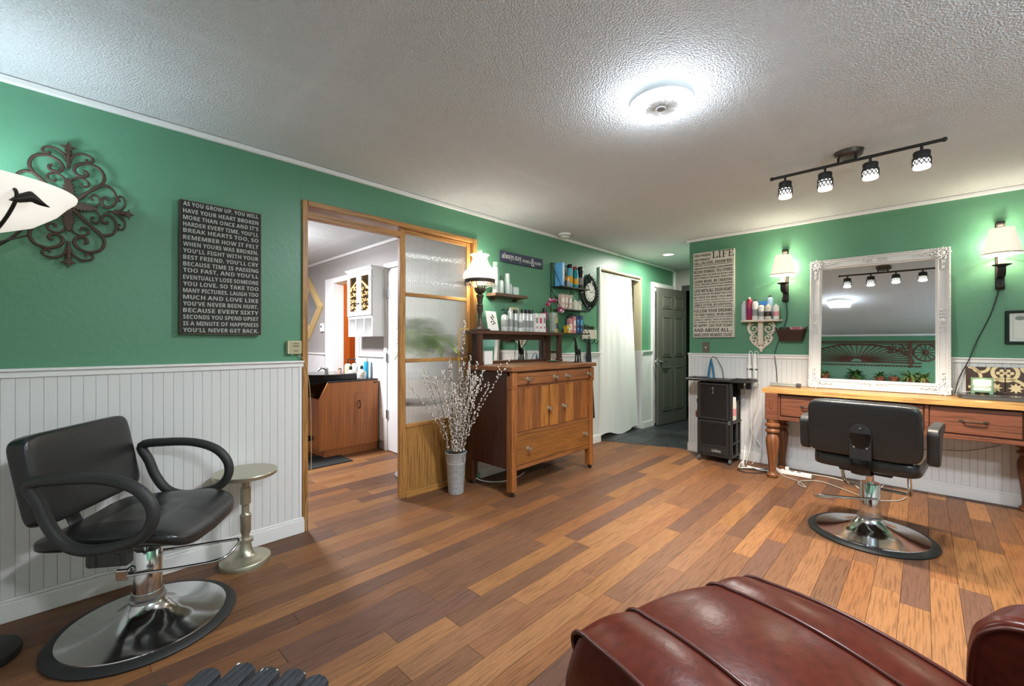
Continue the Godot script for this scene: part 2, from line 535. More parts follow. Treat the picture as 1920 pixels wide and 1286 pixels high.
func boards_x(par: Node3D, x0: float, x1: float, z: float, y0 := 0.1, y1 := 1.075) -> void:
	var n := int(round((x1 - x0) / 0.0425))
	var w := (x1 - x0) / n
	var m := nb().box(Vector3.ZERO, V(w, y1 - y0, 0.014), 0.0026).mesh()
	for i in n: part("board", m, M.white_paint, par, V(x0 + w * (i + 0.5), (y0 + y1) / 2, z - 0.007))
func boards_z(par: Node3D, z0: float, z1: float, x: float, y0 := 0.1, y1 := 1.075) -> void:
	var n := int(round((z1 - z0) / 0.0425))
	var w := (z1 - z0) / n
	var m := nb().box(Vector3.ZERO, V(0.014, y1 - y0, w), 0.0026).mesh()
	for i in n: part("board", m, M.white_paint, par, V(x + 0.007, (y0 + y1) / 2, z0 + w * (i + 0.5)))

func room() -> void:
	plank_floor()
	shell_part("ceiling", nb().bx(-0.75, 8.3, CEIL, CEIL + 0.12, -3.05, 2.42), M.ceiling_paint)
	# left wall with the sliding-door opening and the curtained closet
	var wl := shell("wall_left", "green painted wall above white beadboard wainscot")
	part("paint", nb().bx(-0.75, 1.057, 0, CEIL, -3.03, -2.915).bx(1.057, 2.56, 2.157, CEIL, -3.03, -2.915).bx(2.56, 4.6, 0, CEIL, -3.03, -2.915).bx(4.6, 5.70, 2.16, CEIL, -3.03, -2.915).bx(5.70, 6.80, 0, CEIL, -3.03, -2.915), M.green_paint, wl)
	boards_x(wl, -0.63, 1.038, -2.902)
	part("panel", nb().bx(2.575, 4.575, 0.05, 1.08, -2.914, -2.903), M.white_paint, wl)
	part("panel", nb().bx(5.72, 5.98, 0.05, 1.08, -2.914, -2.903), M.white_paint, wl)
	part("corner_bead", nb().bx(1.036, 1.054, 0.1, 1.08, -2.914, -2.897, 0.003), M.white_trim, wl)
	var beads := nb()
	for i in 6: beads.bx(5.735 + i * 0.0425, 5.7725 + i * 0.0425, 0.1, 1.075, -2.906, -2.899, 0.003)
	part("beading", beads, M.white_paint, wl)
	var rail := func(par: Node, x0: float, x1: float) -> void:
		part("chair_rail", nb().bx(x0, x1, 1.098, 1.112, -2.915, -2.878, 0.004).bx(x0, x1, 1.07, 1.1, -2.915, -2.892, 0.003), M.white_trim, par)
	rail.call(wl, -0.63, 1.062); rail.call(wl, 2.565, 4.59); rail.call(wl, 5.71, 5.985)
	var bl := shell("baseboard_left")
	for q in [[-0.63, 1.068], [2.6, 4.6], [5.705, 5.99]]:
		part("board", nb().bx(q[0], q[1], 0.0, 0.085, -2.915, -2.889, 0.003).bx(q[0], q[1], 0.085, 0.1, -2.915, -2.895, 0.004), M.white_trim, bl)
	# wall of the vanity
	var wr := shell("wall_right", "green painted wall with white beadboard behind the vanity")
	part("paint", nb().bx(4.93, 5.06, 0, CEIL, -1.93, 2.42), M.green_paint, wr)
	boards_z(wr, -1.912, 2.3, 4.917)
	part("corner_bead", nb().bx(4.912, 4.93, 0.1, 1.09, -1.936, -1.912, 0.003), M.white_trim, wr)
	part("chair_rail", nb().bx(4.893, 4.93, 1.098, 1.112, -1.94, 2.3, 0.004).bx(4.905, 4.93, 1.07, 1.1, -1.936, 2.3, 0.003), M.white_trim, wr)
	var br := shell("baseboard_right")
	part("board", nb().bx(4.903, 4.93, 0, 0.085, -1.945, 2.3, 0.003).bx(4.908, 4.93, 0.085, 0.1, -1.94, 2.3, 0.004), M.white_trim, br)
	# rest of the room, behind the camera
	var wb := shell("wall_back", "green wall behind the camera seen in the white mirror")
	part("paint", nb().bx(-0.75, -0.63, 0, CEIL, -3.03, 2.42), M.green_paint, wb)
	var ws := shell("wall_side", "green wall facing the left wall")
	part("paint", nb().bx(-0.75, 5.06, 0, CEIL, 2.3, 2.42), M.green_paint, ws)
	part("panel", nb().bx(-0.63, 4.92, 0.0, 1.11, 2.285, 2.3), M.white_paint, ws)
	part("panel", nb().bx(-0.63, -0.615, 0.0, 1.11, -2.9, 2.3), M.white_paint, wb)
	# crown
	var cr := shell("trim_1", "thin white crown strip under the ceiling")
	for q in [[-0.63, 6.8, -2.915, -2.888], [-0.63, 4.93, 2.275, 2.3]]: part("strip", nb().bx(q[0], q[1], 2.368, CEIL, q[2], q[3], 0.006), M.white_trim, cr)
	for q in [[4.903, 4.93, -1.955, 2.3], [-0.63, -0.603, -2.9, 2.3]]: part("strip", nb().bx(q[0], q[1], 2.368, CEIL, q[2], q[3], 0.006), M.white_trim, cr)
	# hall
	var wh := shell("wall_hall", "pale wall at the end of the hall above the dark doorway")
	part("paint", nb().bx(6.80, 6.92, 2.13, CEIL, -2.915, -1.81).bx(6.80, 6.92, 0, 2.14, -2.915, -2.76).bx(6.80, 6.92, 0, 2.14, -1.97, -1.81), M.grey_paint, wh)
	part("paint", nb().bx(5.06, 6.92, 0, CEIL, -1.93, -1.81), M.green_paint, wh)
	part("corner_trim", nb().bx(6.77, 6.80, 0, CEIL - 0.03, -2.915, -2.875), M.white_trim, wh)
	part("header", nb().bx(6.785, 6.81, 2.05, 2.135, -2.78, -1.94), M.black_plastic, wh)
	var wf := shell("wall_far", "dim room beyond the dark door")
	part("paint", nb().bx(8.2, 8.3, 0, CEIL, -3.8, -1.1).bx(6.8, 8.3, 0, CEIL, -3.8, -3.7).bx(6.8, 8.3, 0, CEIL, -1.2, -1.1).bx(6.8, 8.3, CEIL, CEIL + 0.1, -3.8, -1.1).bx(6.8, 6.92, 0, CEIL, -3.8, -2.9).bx(6.8, 6.92, 0, CEIL, -1.85, -1.1), M.green_paint, wf)
	# closet behind the curtain
	var wc := shell("wall_closet", "pale closet behind the white curtain")
	part("paint", nb().bx(4.5, 4.6, 0, CEIL, -3.8, -2.92).bx(5.70, 5.8, 0, CEIL, -3.8, -2.92).bx(4.5, 5.8, 0, CEIL, -3.9, -3.8).bx(4.5, 5.8, CEIL, CEIL + 0.1, -3.9, -3.0), M.cream_paint, wc)
	part("jamb", nb().bx(4.588, 4.606, 0, 2.17, -3.03, -2.898).bx(4.588, 5.70, 2.145, 2.165, -3.03, -2.905), M.cream_paint, wc)
	part("jamb", nb().bx(5.688, 5.70, 1.112, 2.15, -3.03, -2.91), M.cream_paint, wc)
	part("jamb", nb().bx(5.686, 5.70, 0.0, 1.112, -3.03, -2.9), M.white_paint, wc)
	part("jamb", nb().bx(4.575, 4.605, 0.0, 2.165, -2.92, -2.893, 0.003), M.white_trim, wc)
	# casing and white door beyond the closet, mostly behind the dark door
	var d2 := shell("door_2", "white door and casing behind the open dark door")
	part("casing", nb().bx(5.985, 6.05, 0, 2.13, -2.915, -2.885, 0.004).bx(6.0505, 6.78, 2.06, 2.13, -2.915, -2.886, 0.004), M.white_trim, d2)
	part("slab", nb().bx(6.05, 6.76, 0.02, 2.06, -2.915, -2.9, 0.002), M.white_paint, d2)
	for y in [0.35, 1.02, 1.8]:
		part("hinge", nb().cyl(V(6.055, y - 0.05, -2.893), V(6.055, y + 0.05, -2.893), 0.007, 8), M.steel, d2)
	other_room()
	oak_opening()

func other_room() -> void:
	var XO := 2.535
	var w := shell("wall_other", "grey wall of the shampoo room with white wainscot")
	part("paint", nb().bx(XO, XO + 0.12, 0, CEIL, -5.16, -3.03).bx(XO, XO + 0.12, 2.04, CEIL, -5.80, -5.16).bx(XO, XO + 0.12, 0, CEIL, -7.7, -5.80), M.grey_paint, w)
	part("paint", nb().bx(-0.75, XO + 0.1, 0, CEIL, -7.7, -7.6).bx(-0.75, -0.6, 0, CEIL, -7.7, -3.0).bx(-0.75, 1.0, 0, CEIL, -3.05, -3.03).bx(2.6, XO + 0.12, 0, CEIL, -3.05, -3.03), M.grey_paint, w)
	boards_z(w, -5.09, -4.46, XO - 0.014, 0.1, 1.065)
	var bd := nb()
	for i in 30: bd.bx(XO - 0.014, XO, 0.1, 1.065, -7.4 + i * 0.0425 + 0.0005, -7.4 + i * 0.0425 + 0.042, 0.0035)
	part("beading", bd, M.white_paint, w)
	part("chair_rail", nb().bx(XO - 0.035, XO, 1.06, 1.085, -5.09, -4.46, 0.004).bx(XO - 0.03, XO, 1.06, 1.085, -7.6, -6.07, 0.004), M.white_trim, w)
	shell_part("ceiling", nb().bx(-0.75, 4.3, CEIL - 0.01, CEIL + 0.1, -7.7, -3.03), M.ceiling_paint)
	var t := shell("trim_2", "white crown and door casings of the shampoo room")
	part("strip", nb().bx(XO - 0.025, XO, 2.36, CEIL, -7.6, -3.03, 0.005), M.white_trim, t)
	part("casing", nb().bx(XO - 0.02, XO + 0.0, 0, 2.11, -6.07, -5.80, 0.004).bx(XO - 0.0195, XO, 2.04, 2.11, -5.7995, -5.1605, 0.004).bx(XO - 0.02, XO, 0, 2.11, -5.16, -5.09, 0.004), M.white_trim, t)
	part("jamb", nb().bx(XO, XO + 0.12, 0, 2.04, -5.82, -5.79), M.white_trim, t)
	part("casing", nb().bx(XO - 0.022, XO, 0, 2.13, -4.46, -4.39, 0.004).bx(XO - 0.0215, XO, 2.07, 2.13, -4.3895, -3.5, 0.004), M.white_trim, t)
	var d := shell("door_3", "white closed door with steel hinges in the shampoo room")
	part("slab", nb().bx(XO - 0.012, XO + 0.01, 0.01, 2.06, -4.385, -3.58, 0.003), M.white_paint, d)
	for y in [0.42, 1.06, 1.78]:
		part("hinge", nb().bx(XO - 0.026, XO - 0.01, y - 0.045, y + 0.045, -4.405, -4.36, 0.002).cyl(V(XO - 0.028, y - 0.05, -4.385), V(XO - 0.028, y + 0.05, -4.385), 0.007, 8), M.steel, d)
	var wo := shell("wall_orange", "orange wall seen through the far doorway")
	part("paint", nb().bx(3.6, 3.72, 0, CEIL, -7.7, -4.0).bx(2.65, 3.7, 0, CEIL, -7.7, -7.6).bx(2.65, 3.7, 0, CEIL, -4.1, -4.0), M.orange_paint, wo)
	part("white_band", nb().bx(3.57, 3.6, 1.74, 1.80, -7.6, -4.1, 0.003), M.white_trim, wo)
	part("floor_board", nb().bx(2.5, 3.7, -0.03, 0.0, -7.7, -4.0), M.plank_2, wo)

func oak_opening() -> void:
	var f := shell("trim_3", "oak frame around the sliding door opening")
	part("post", nb().bx(1.057, 1.092, 0.0, 2.157, -3.03, -2.897, 0.003), M.oak, f)
	part("post", nb().bx(2.515, 2.56, 0.0, 2.157, -3.03, -2.897, 0.003), M.oak, f)
	part("header", nb().bx(1.0925, 2.5145, 2.122, 2.157, -3.03, -2.897, 0.003), M.oak_x, f)
	part("track_rail", nb().bx(1.092, 1.83, 2.05, 2.095, -2.99, -2.935, 0.004), M.oak_x, f)
	var d := shell("door_1", "oak sliding door with three reeded glass panes above a wood panel")
	var z0 := -2.975
	var z1 := -2.935
	part("stile", nb().bx(1.795, 1.845, 0.012, 2.118, z0, z1, 0.004), M.oak, d)
	part("stile", nb().bx(2.47, 2.512, 0.012, 2.118, z0, z1, 0.004), M.oak, d)
	for y in [[2.085, 2.118], [1.595, 1.625], [1.07, 1.10], [0.555, 0.585], [0.012, 0.05]]:
		part("rail", nb().bx(1.845, 2.47, y[0], y[1], z0, z1, 0.004), M.oak_x, d)
	part("lower_panel", nb().bx(1.845, 2.47, 0.05, 0.555, z0 + 0.01, z1 - 0.008, 0.001), M.oak_panel, d)
	part("floor_guide", nb().bx(1.845, 2.55, 0.0, 0.018, z1 - 0.004, z1 + 0.012, 0.003), M.oak_x, d)
	for y in [[1.625, 2.085], [1.10, 1.595], [0.585, 1.07]]:
		# reeds: rounded ribs on the room side, flat on the other
		var p := []
		var n := 54
		var w := 0.625 / n
		for i in n:
			for k in 5:
				var a := PI * k / 5.0
				p.append(Vector2(1.845 + w * i + w * k / 5.0, sin(a) * 0.0028))
		p.append(Vector2(2.47, 0.0)); p.append(Vector2(2.47, -0.004)); p.append(Vector2(1.845, -0.004))
		var g := nb()
		g.t = Transform3D(Basis(V(1, 0, 0), V(0, 0, 1), V(0, -1, 0)), V(0, y[1], -2.953))
		g.ext(p, 0.0, y[1] - y[0], 0.0, true)
		part("glass_pane", g, M.reed_glass, d)
var FONT := {}
func font(kind: String) -> Font:
	if not FONT.has(kind):
		var f := SystemFont.new()
		f.font_names = PackedStringArray([{"sans": "Droid Sans", "bold": "Droid Sans", "serif": "Droid Serif", "script": "Droid Serif", "mono": "Droid Sans Mono"}[kind]])
		if kind == "bold": f.font_weight = 700
		if kind == "script": f.font_italic = true
		FONT[kind] = f
	return FONT[kind]
# one line of raised print, centred at a point of its parent and fitted to a width and a height
func line(par: Node, s: String, kind: String, at: Vector3, wide: float, high: float, m: Material, rot := Vector3.ZERO, thick := 0.0012) -> MeshInstance3D:
	var t := TextMesh.new()
	t.text = s; t.font = font(kind); t.font_size = 40; t.pixel_size = 0.01; t.depth = 0.02; t.curve_step = 2.0
	var bb := t.get_aabb()
	var o := MeshInstance3D.new()
	o.mesh = t; o.material_override = m; o.name = "lettering"
	var sx := wide / maxf(bb.size.x, 0.001); var sy := high / maxf(bb.size.y, 0.001)
	o.transform = Transform3D(Basis.from_euler(rot) * Basis.from_scale(Vector3(sx, sy, thick / 0.02)), at)
	o.position -= o.transform.basis * (bb.position + bb.size / 2)
	par.add_child(o, true)
	return o

func salon_chair(label: String, at: Vector3, turn: float, kind: int) -> Node3D:
	# faces its own +x
	var c := thing("salon_chair", label, "chair", at, turn, "hydraulic salon chairs")
	part("rubber_rim", nb().lathe([[0.0, 0.0], [0.322, 0.0], [0.326, 0.008], [0.315, 0.02], [0.28, 0.024]], 56), M.rubber, c)
	part("base_plate", nb().lathe([[0.286, 0.02], [0.284, 0.027], [0.26, 0.031], [0.19, 0.04], [0.13, 0.056], [0.09, 0.078], [0.068, 0.1], [0.06, 0.12]], 56), M.chrome, c)
	part("collar", nb().lathe([[0.064, 0.108], [0.066, 0.122], [0.058, 0.128], [0.056, 0.15], [0.0, 0.15]], 32), M.steel, c)
	part("column", nb().lathe([[0.052, 0.14], [0.052, 0.33], [0.048, 0.335], [0.0, 0.335]], 32), M.chrome, c)
	part("piston", nb().cyl(V(0, 0.33, 0), V(0, 0.4 if kind == 0 else 0.44, 0), 0.021, 20), M.chrome, c)
	# pump lever
	var lb := nb().tube(spline([V(0.0, 0.29, -0.055), V(0.16, 0.3, -0.06), V(0.29, 0.31, -0.065), V(0.34, 0.312, -0.06), V(0.345, 0.3, -0.02), V(0.31, 0.272, 0.035), V(0.2, 0.262, 0.055), V(0.0, 0.25, 0.066), V(-0.06, 0.24, 0.055)], 5), 0.0065, 8)
	lb.bx(-0.085, -0.035, 0.225, 0.275, 0.02, 0.07, 0.008)
	part("pump_lever", lb, M.chrome, c, V(0, 0.0 if kind == 0 else -0.045, 0), V(0, 0.0 if kind == 0 else 2.35, 0))
	part("seat_bracket", nb().bx(-0.16, 0.16, 0.385, 0.41, -0.13, 0.13, 0.006).bx(0.1, 0.19, 0.372, 0.398, -0.02, 0.02, 0.006), M.black_plastic, c, V(0, 0.0 if kind == 0 else 0.036, 0))
	if kind == 0:
		# saddle-shaped seat that falls away at the front
		var top := func(u: float, w: float) -> Vector3:
			var a := u * TAU
			var k := absf(w * 2.0 - 1.0)
			var e := pow(absf(cos(a)), 0.34) * signf(cos(a)); var q := pow(absf(sin(a)), 0.34) * signf(sin(a))
			var sc := sin(PI * w) if w < 1.0 else 0.0
			sc = pow(maxf(sc, 0.0), 0.38)
			var x := 0.27 * e * sc; var z := 0.265 * q * sc
			var y := 0.448 + 0.045 * signf(w - 0.5) * pow(k, 0.55)
			var f := maxf(x - 0.1, 0.0)
			return V(x, y - f * f * 1.6 + 0.35 * z * z + 0.10 * (x + 0.05) * 0.35, z)
		var sm := part("seat", nb().grid(top, 48, 22, true), M.black_vinyl, c)
		part("seam", nb().tube([V(-0.24, 0.478, -0.15), V(-0.05, 0.489, -0.155), V(0.12, 0.487, -0.16), V(0.22, 0.468, -0.165)], 0.003, 6).tube([V(-0.24, 0.478, 0.15), V(-0.05, 0.489, 0.155), V(0.12, 0.487, 0.16), V(0.22, 0.468, 0.165)], 0.003, 6), M.black_plastic, sm)
		var bk := part("backrest", nb().blob(Vector3.ZERO, V(0.04, 0.175, 0.272), 0.22, 0.26, 48, 24), M.black_vinyl, c, V(-0.245, 0.705, 0), V(0, 0, 0.2))
		var pipe := []
		for i in 49:
			var a := TAU * i / 48
			pipe.append(V(0.031, 0.158 * signf(sin(a)) * pow(absf(sin(a)), 0.3), 0.254 * signf(cos(a)) * pow(absf(cos(a)), 0.26)))
		part("piping", nb().tube(pipe, 0.004, 6), M.black_plastic, bk)
		part("back_strap", nb().tube(spline([V(-0.3, 0.66, 0), V(-0.285, 0.5, 0), V(-0.22, 0.41, 0), V(-0.1, 0.395, 0)], 5), 0.006, 12, true, 6.0, V(0, 0, 1)), M.black_plastic, c)
		for s in [-1.0, 1.0]:
			var z: float = 0.3 * s
			var pts := []
			for q in [Vector2(-0.2, 0.715), Vector2(-0.1, 0.728), Vector2(0.03, 0.722), Vector2(0.13, 0.685), Vector2(0.185, 0.62), Vector2(0.19, 0.55), Vector2(0.15, 0.495), Vector2(0.07, 0.468), Vector2(-0.02, 0.462), Vector2(-0.09, 0.49), Vector2(-0.14, 0.56), Vector2(-0.17, 0.64)]:
				pts.append(q)
			var p3 := flat3(spline2(pts, 5, true), z)
			p3.append(p3[0])
			var ar := part("armrest", nb().tube(p3, 0.021, 12, false, 1.0, V(0, 0, 1)), M.arm_rubber, c)
			part("arm_mount", nb().bx(-0.02, 0.12, 0.40, 0.468, z - 0.022, z + 0.018, 0.008).bx(0.0, 0.02, 0.405, 0.45, z - 0.026, z + 0.024, 0.004).bx(0.075, 0.095, 0.405, 0.45, z - 0.026, z + 0.024, 0.004), M.arm_rubber, ar)
	else:
		part("seat", nb().blob(V(0.03, 0.492, 0), V(0.26, 0.05, 0.26), 0.3, 0.26, 48, 16), M.black_vinyl, c)
		part("seat_piping", nb().tube(loop_xz(0.252, 0.252, 0.03, 0.522, 0.28), 0.0055, 6), M.grey_plastic, c)
		var bk := part("backrest", nb().blob(Vector3.ZERO, V(0.042, 0.168, 0.268), 0.24, 0.26, 48, 24), M.black_vinyl, c, V(-0.235, 0.705, 0), V(0, 0, 0.12))
		var pipe := []
		for i in 49:
			var a := TAU * i / 48
			pipe.append(V(-0.03, 0.155 * signf(sin(a)) * pow(absf(sin(a)), 0.28), 0.254 * signf(cos(a)) * pow(absf(cos(a)), 0.28)))
		part("piping", nb().tube(pipe, 0.004, 6), M.black_plastic, bk)
		# steel strap up the back
		var sp := nb()
		var path := spline([V(-0.02, 0.432, 0), V(-0.2, 0.432, 0), V(-0.262, 0.44, 0), V(-0.278, 0.48, 0), V(-0.274, 0.56, 0), V(-0.278, 0.6, 0), V(-0.282, 0.64, 0), V(-0.286, 0.685, 0)], 5)
		sp.tube(path, 0.006, 12, true, 8.0, V(0, 0, 1))
		var stp := part("back_strap", sp, M.black_gloss, c)
		var cap := []
		for i in 13: cap.append(Vector2(cos(PI * i / 12) * 0.052, sin(PI * i / 12) * 0.052))
		cap.append(Vector2(-0.052, -0.16)); cap.append(Vector2(0.052, -0.16))
		part("strap_plate", nb().ext(cap, -0.004, 0.004, 0.002, true), M.black_plastic, c, V(-0.279, 0.688, 0), V(0, PI / 2, 0))
		for q in [V(-0.285, 0.715, 0), V(-0.283, 0.6, -0.03), V(-0.283, 0.6, 0.03)]:
			part("bolt", nb().blob(q, V(0.006, 0.006, 0.006), 1, 1, 10, 6), M.steel, stp)
		for s in [-1.0, 1.0]:
			var z: float = 0.305 * s
			part("armrest", nb().ext(spline2([Vector2(-0.2, 0.74), Vector2(-0.03, 0.75), Vector2(0.13, 0.745), Vector2(0.16, 0.72), Vector2(0.13, 0.695), Vector2(0.0, 0.67), Vector2(-0.06, 0.58), Vector2(-0.13, 0.53), Vector2(-0.19, 0.55), Vector2(-0.205, 0.64)], 5, true), z - 0.026, z + 0.026, 0.008, true), M.black_plastic, c)
		# footrest
		part("footrest", nb().tube(spline([V(0.12, 0.44, -0.17), V(0.17, 0.3, -0.17), V(0.24, 0.24, -0.165), V(0.27, 0.235, -0.14), V(0.275, 0.235, 0.0), V(0.27, 0.235, 0.14), V(0.24, 0.24, 0.165), V(0.17, 0.3, 0.17), V(0.12, 0.44, 0.17)], 6), 0.011, 10), M.chrome, c)
	return c
func loop_xz(a: float, b: float, cx: float, y: float, e: float) -> Array:
	var o := []
	for i in 49:
		var t := TAU * i / 48
		o.append(V(cx + a * signf(cos(t)) * pow(absf(cos(t)), e), y, b * signf(sin(t)) * pow(absf(sin(t)), e)))
	return o

func side_table() -> void:
	var t := thing("side_table", "small round brushed pewter pedestal table beside the chair by the wainscot", "table", V(0.69, 0, -2.725))
	part("foot", nb().lathe([[0.0, 0.0], [0.124, 0.0], [0.124, 0.028], [0.12, 0.033], [0.07, 0.04], [0.045, 0.055], [0.032, 0.085], [0.026, 0.12], [0.0, 0.12]], 48), M.brass_grey, t)
	part("stem", nb().lathe([[0.024, 0.115], [0.038, 0.12], [0.038, 0.136], [0.022, 0.142], [0.018, 0.155], [0.028, 0.18], [0.028, 0.27], [0.022, 0.275], [0.019, 0.285], [0.019, 0.325], [0.027, 0.332], [0.027, 0.42], [0.02, 0.427], [0.02, 0.465], [0.029, 0.47], [0.029, 0.49]], 28), M.brass_grey, t)
	part("tabletop", nb().lathe([[0.0, 0.488], [0.148, 0.488], [0.155, 0.492], [0.157, 0.508], [0.154, 0.512], [0.0, 0.512]], 56), M.brass_grey, t)

func floor_lamp(p: Vector3, label: String, power: float) -> void:
	var t := thing("floor_lamp", label, "lamp", p, 0.0, "torchiere floor lamps")
	part("base", nb().lathe([[0.0, 0.0], [0.135, 0.0], [0.138, 0.012], [0.134, 0.03], [0.03, 0.04], [0.012, 0.07], [0.0, 0.07]], 40), M.black_iron, t)
	part("pole", nb().tube([V(0, 0.05, 0), V(0, 1.62, 0)], 0.012, 12), M.black_iron, t)
	var bowl: StandardMaterial3D = M.bowl_glass if M.has("bowl_glass") else mat("bowl_glass", hx("f4f2ee"), 0.35)
	bowl.backlight = Color(0.7, 0.7, 0.7)
	bowl.emission_enabled = true; bowl.emission = hx("fff8ee"); bowl.emission_energy_multiplier = 0.55
	part("glass_bowl", nb().lathe([[0.02, 1.655], [0.09, 1.665], [0.17, 1.70], [0.235, 1.755], [0.268, 1.80], [0.29, 1.822], [0.293, 1.832], [0.282, 1.834], [0.258, 1.81], [0.225, 1.765], [0.16, 1.712], [0.09, 1.678], [0.0, 1.668]], 56), bowl, t)
	part("bowl_cup", nb().lathe([[0.0, 1.6], [0.02, 1.61], [0.045, 1.635], [0.05, 1.65], [0.0, 1.655]], 20), M.black_iron, t)
	for i in 3:
		var a := -1.05 + TAU * i / 3
		var d := V(cos(a), 0, -sin(a))
		var s := V(-d.z, 0, d.x)
		var b := nb()
		b.tube(spline([V(0, 1.56, 0), d * 0.09 + V(0, 1.6, 0), d * 0.2 + V(0, 1.675, 0), d * 0.265 + V(0, 1.75, 0), d * 0.25 + V(0, 1.79, 0), d * 0.19 + V(0, 1.79, 0)], 6), 0.006, 8)
		b.tube(spline([V(0, 1.57, 0), d * 0.1 + s * 0.02 + V(0, 1.63, 0), d * 0.18 + s * 0.06 + V(0, 1.68, 0)], 6), 0.004, 6)
		part("iron_arm", b, M.black_iron, t)
		var lf := nb()
		lf.grid(func(u: float, w: float) -> Vector3:
			var k := sin(PI * u) * 0.045 * (1.0 if u < 0.7 else 1.1)
			return d * (0.268 - u * 0.006) + s * (-0.09 + u * 0.11) + V(0, 1.772 - 0.03 * absf(u - 0.45) * 2.0 + (w - 0.5) * k * 0.9, 0) + d * (0.01 * sin(PI * w)), 14, 6)
		part("iron_leaf", lf, M.black_iron, t)
	part("bulb", nb().blob(V(0, 1.735, 0), V(0.03, 0.045, 0.03), 1, 1, 16, 10), glow("bulb_white", hx("fff3e2"), 6.0), t)
	lamp_omni("torchiere_bulb", p + V(0, 1.79, 0), power, hx("d6e8ff"), 0.05)

func medallion() -> void:
	var t := thing("wall_medallion", "wrought iron scrollwork medallion hanging on the green wall", "wall decor", V(0.005, 1.872, -2.888))
	var sq := func(b: B, p: Array, r := 0.0062) -> void: b.tube(flat3(p), r, 8, true, 0.8, V(0, 0, 1))
	for k in 4:
		var rt := PI / 2 * k
		var len := 1.0 if k % 2 == 0 else 0.78
		var bs := Basis(V(0, 0, 1), rt) * Basis.from_scale(V(1.0 if k % 2 == 0 else 1.0, len, 1))
		for s in [-1.0, 1.0]:
			var X := func(p: Array) -> Array:
				var o := []
				for q in p: o.append(Vector2(q.x * s, q.y))
				return o
			var b := nb(); b.t = Transform3D(bs, Vector3.ZERO)
			# outer loop from the centre round to the stem, curling in
			var p := spline2([Vector2(0.008, 0.012), Vector2(0.05, 0.06), Vector2(0.105, 0.115), Vector2(0.122, 0.155), Vector2(0.108, 0.195), Vector2(0.07, 0.212), Vector2(0.035, 0.2), Vector2(0.018, 0.172), Vector2(0.03, 0.148), Vector2(0.055, 0.147), Vector2(0.062, 0.165), Vector2(0.05, 0.172)], 6)
			sq.call(b, X.call(p), 0.007)
			part("outer_scroll", b, M.iron, t)
			b = nb(); b.t = Transform3D(bs, Vector3.ZERO)
			p = spline2([Vector2(0.004, 0.085), Vector2(0.012, 0.118), Vector2(0.035, 0.136), Vector2(0.062, 0.128), Vector2(0.066, 0.104), Vector2(0.046, 0.098), Vector2(0.042, 0.112)], 6)
			sq.call(b, X.call(p), 0.005)
			part("inner_scroll", b, M.iron, t)
			b = nb(); b.t = Transform3D(bs, Vector3.ZERO)
			p = spline2([Vector2(0.006, 0.20), Vector2(0.012, 0.228), Vector2(0.04, 0.252), Vector2(0.075, 0.247), Vector2(0.082, 0.226), Vector2(0.062, 0.22), Vector2(0.06, 0.232)], 6)
			sq.call(b, X.call(p), 0.0055)
			part("tip_scroll", b, M.iron, t)
		var c := nb(); c.t = Transform3D(bs, Vector3.ZERO)
		c.tube([V(0, 0.17, 0), V(0, 0.262, 0)], [0.006, 0.009], 8)
		c.tube([V(0, 0.235, 0), V(0, 0.25, 0)], 0.012, 8)
		part("stem", c, M.iron, t)
		c = nb(); c.t = Transform3D(bs, Vector3.ZERO)
		c.ext([Vector2(0, 0.295), Vector2(0.01, 0.275), Vector2(0.028, 0.272), Vector2(0.012, 0.262), Vector2(0.012, 0.252), Vector2(-0.012, 0.252), Vector2(-0.012, 0.262), Vector2(-0.028, 0.272), Vector2(-0.01, 0.275)], -0.006, 0.008, 0.003)
		part("finial", c, M.iron, t)
		var leaf := []
		for i in 15:
			var y := 0.01 + i * 0.0075
			leaf.append(Vector2((0.012 + 0.012 * sin(PI * i / 14.0)) * (1.0 if i % 2 == 0 else 0.62), y))
		leaf.append(Vector2(0, 0.128))
		for i in 15:
			var q: Vector2 = leaf[14 - i]
			leaf.append(Vector2(-q.x, q.y))
		c = nb(); c.t = Transform3D(bs, Vector3.ZERO)
		c.ext(leaf, -0.002, 0.01, 0.003)
		part("acanthus_leaf", c, M.iron, t)
	part("rosette", nb().blob(V(0, 0, 0.004), V(0.022, 0.022, 0.012), 1, 1, 16, 10), M.iron, t)

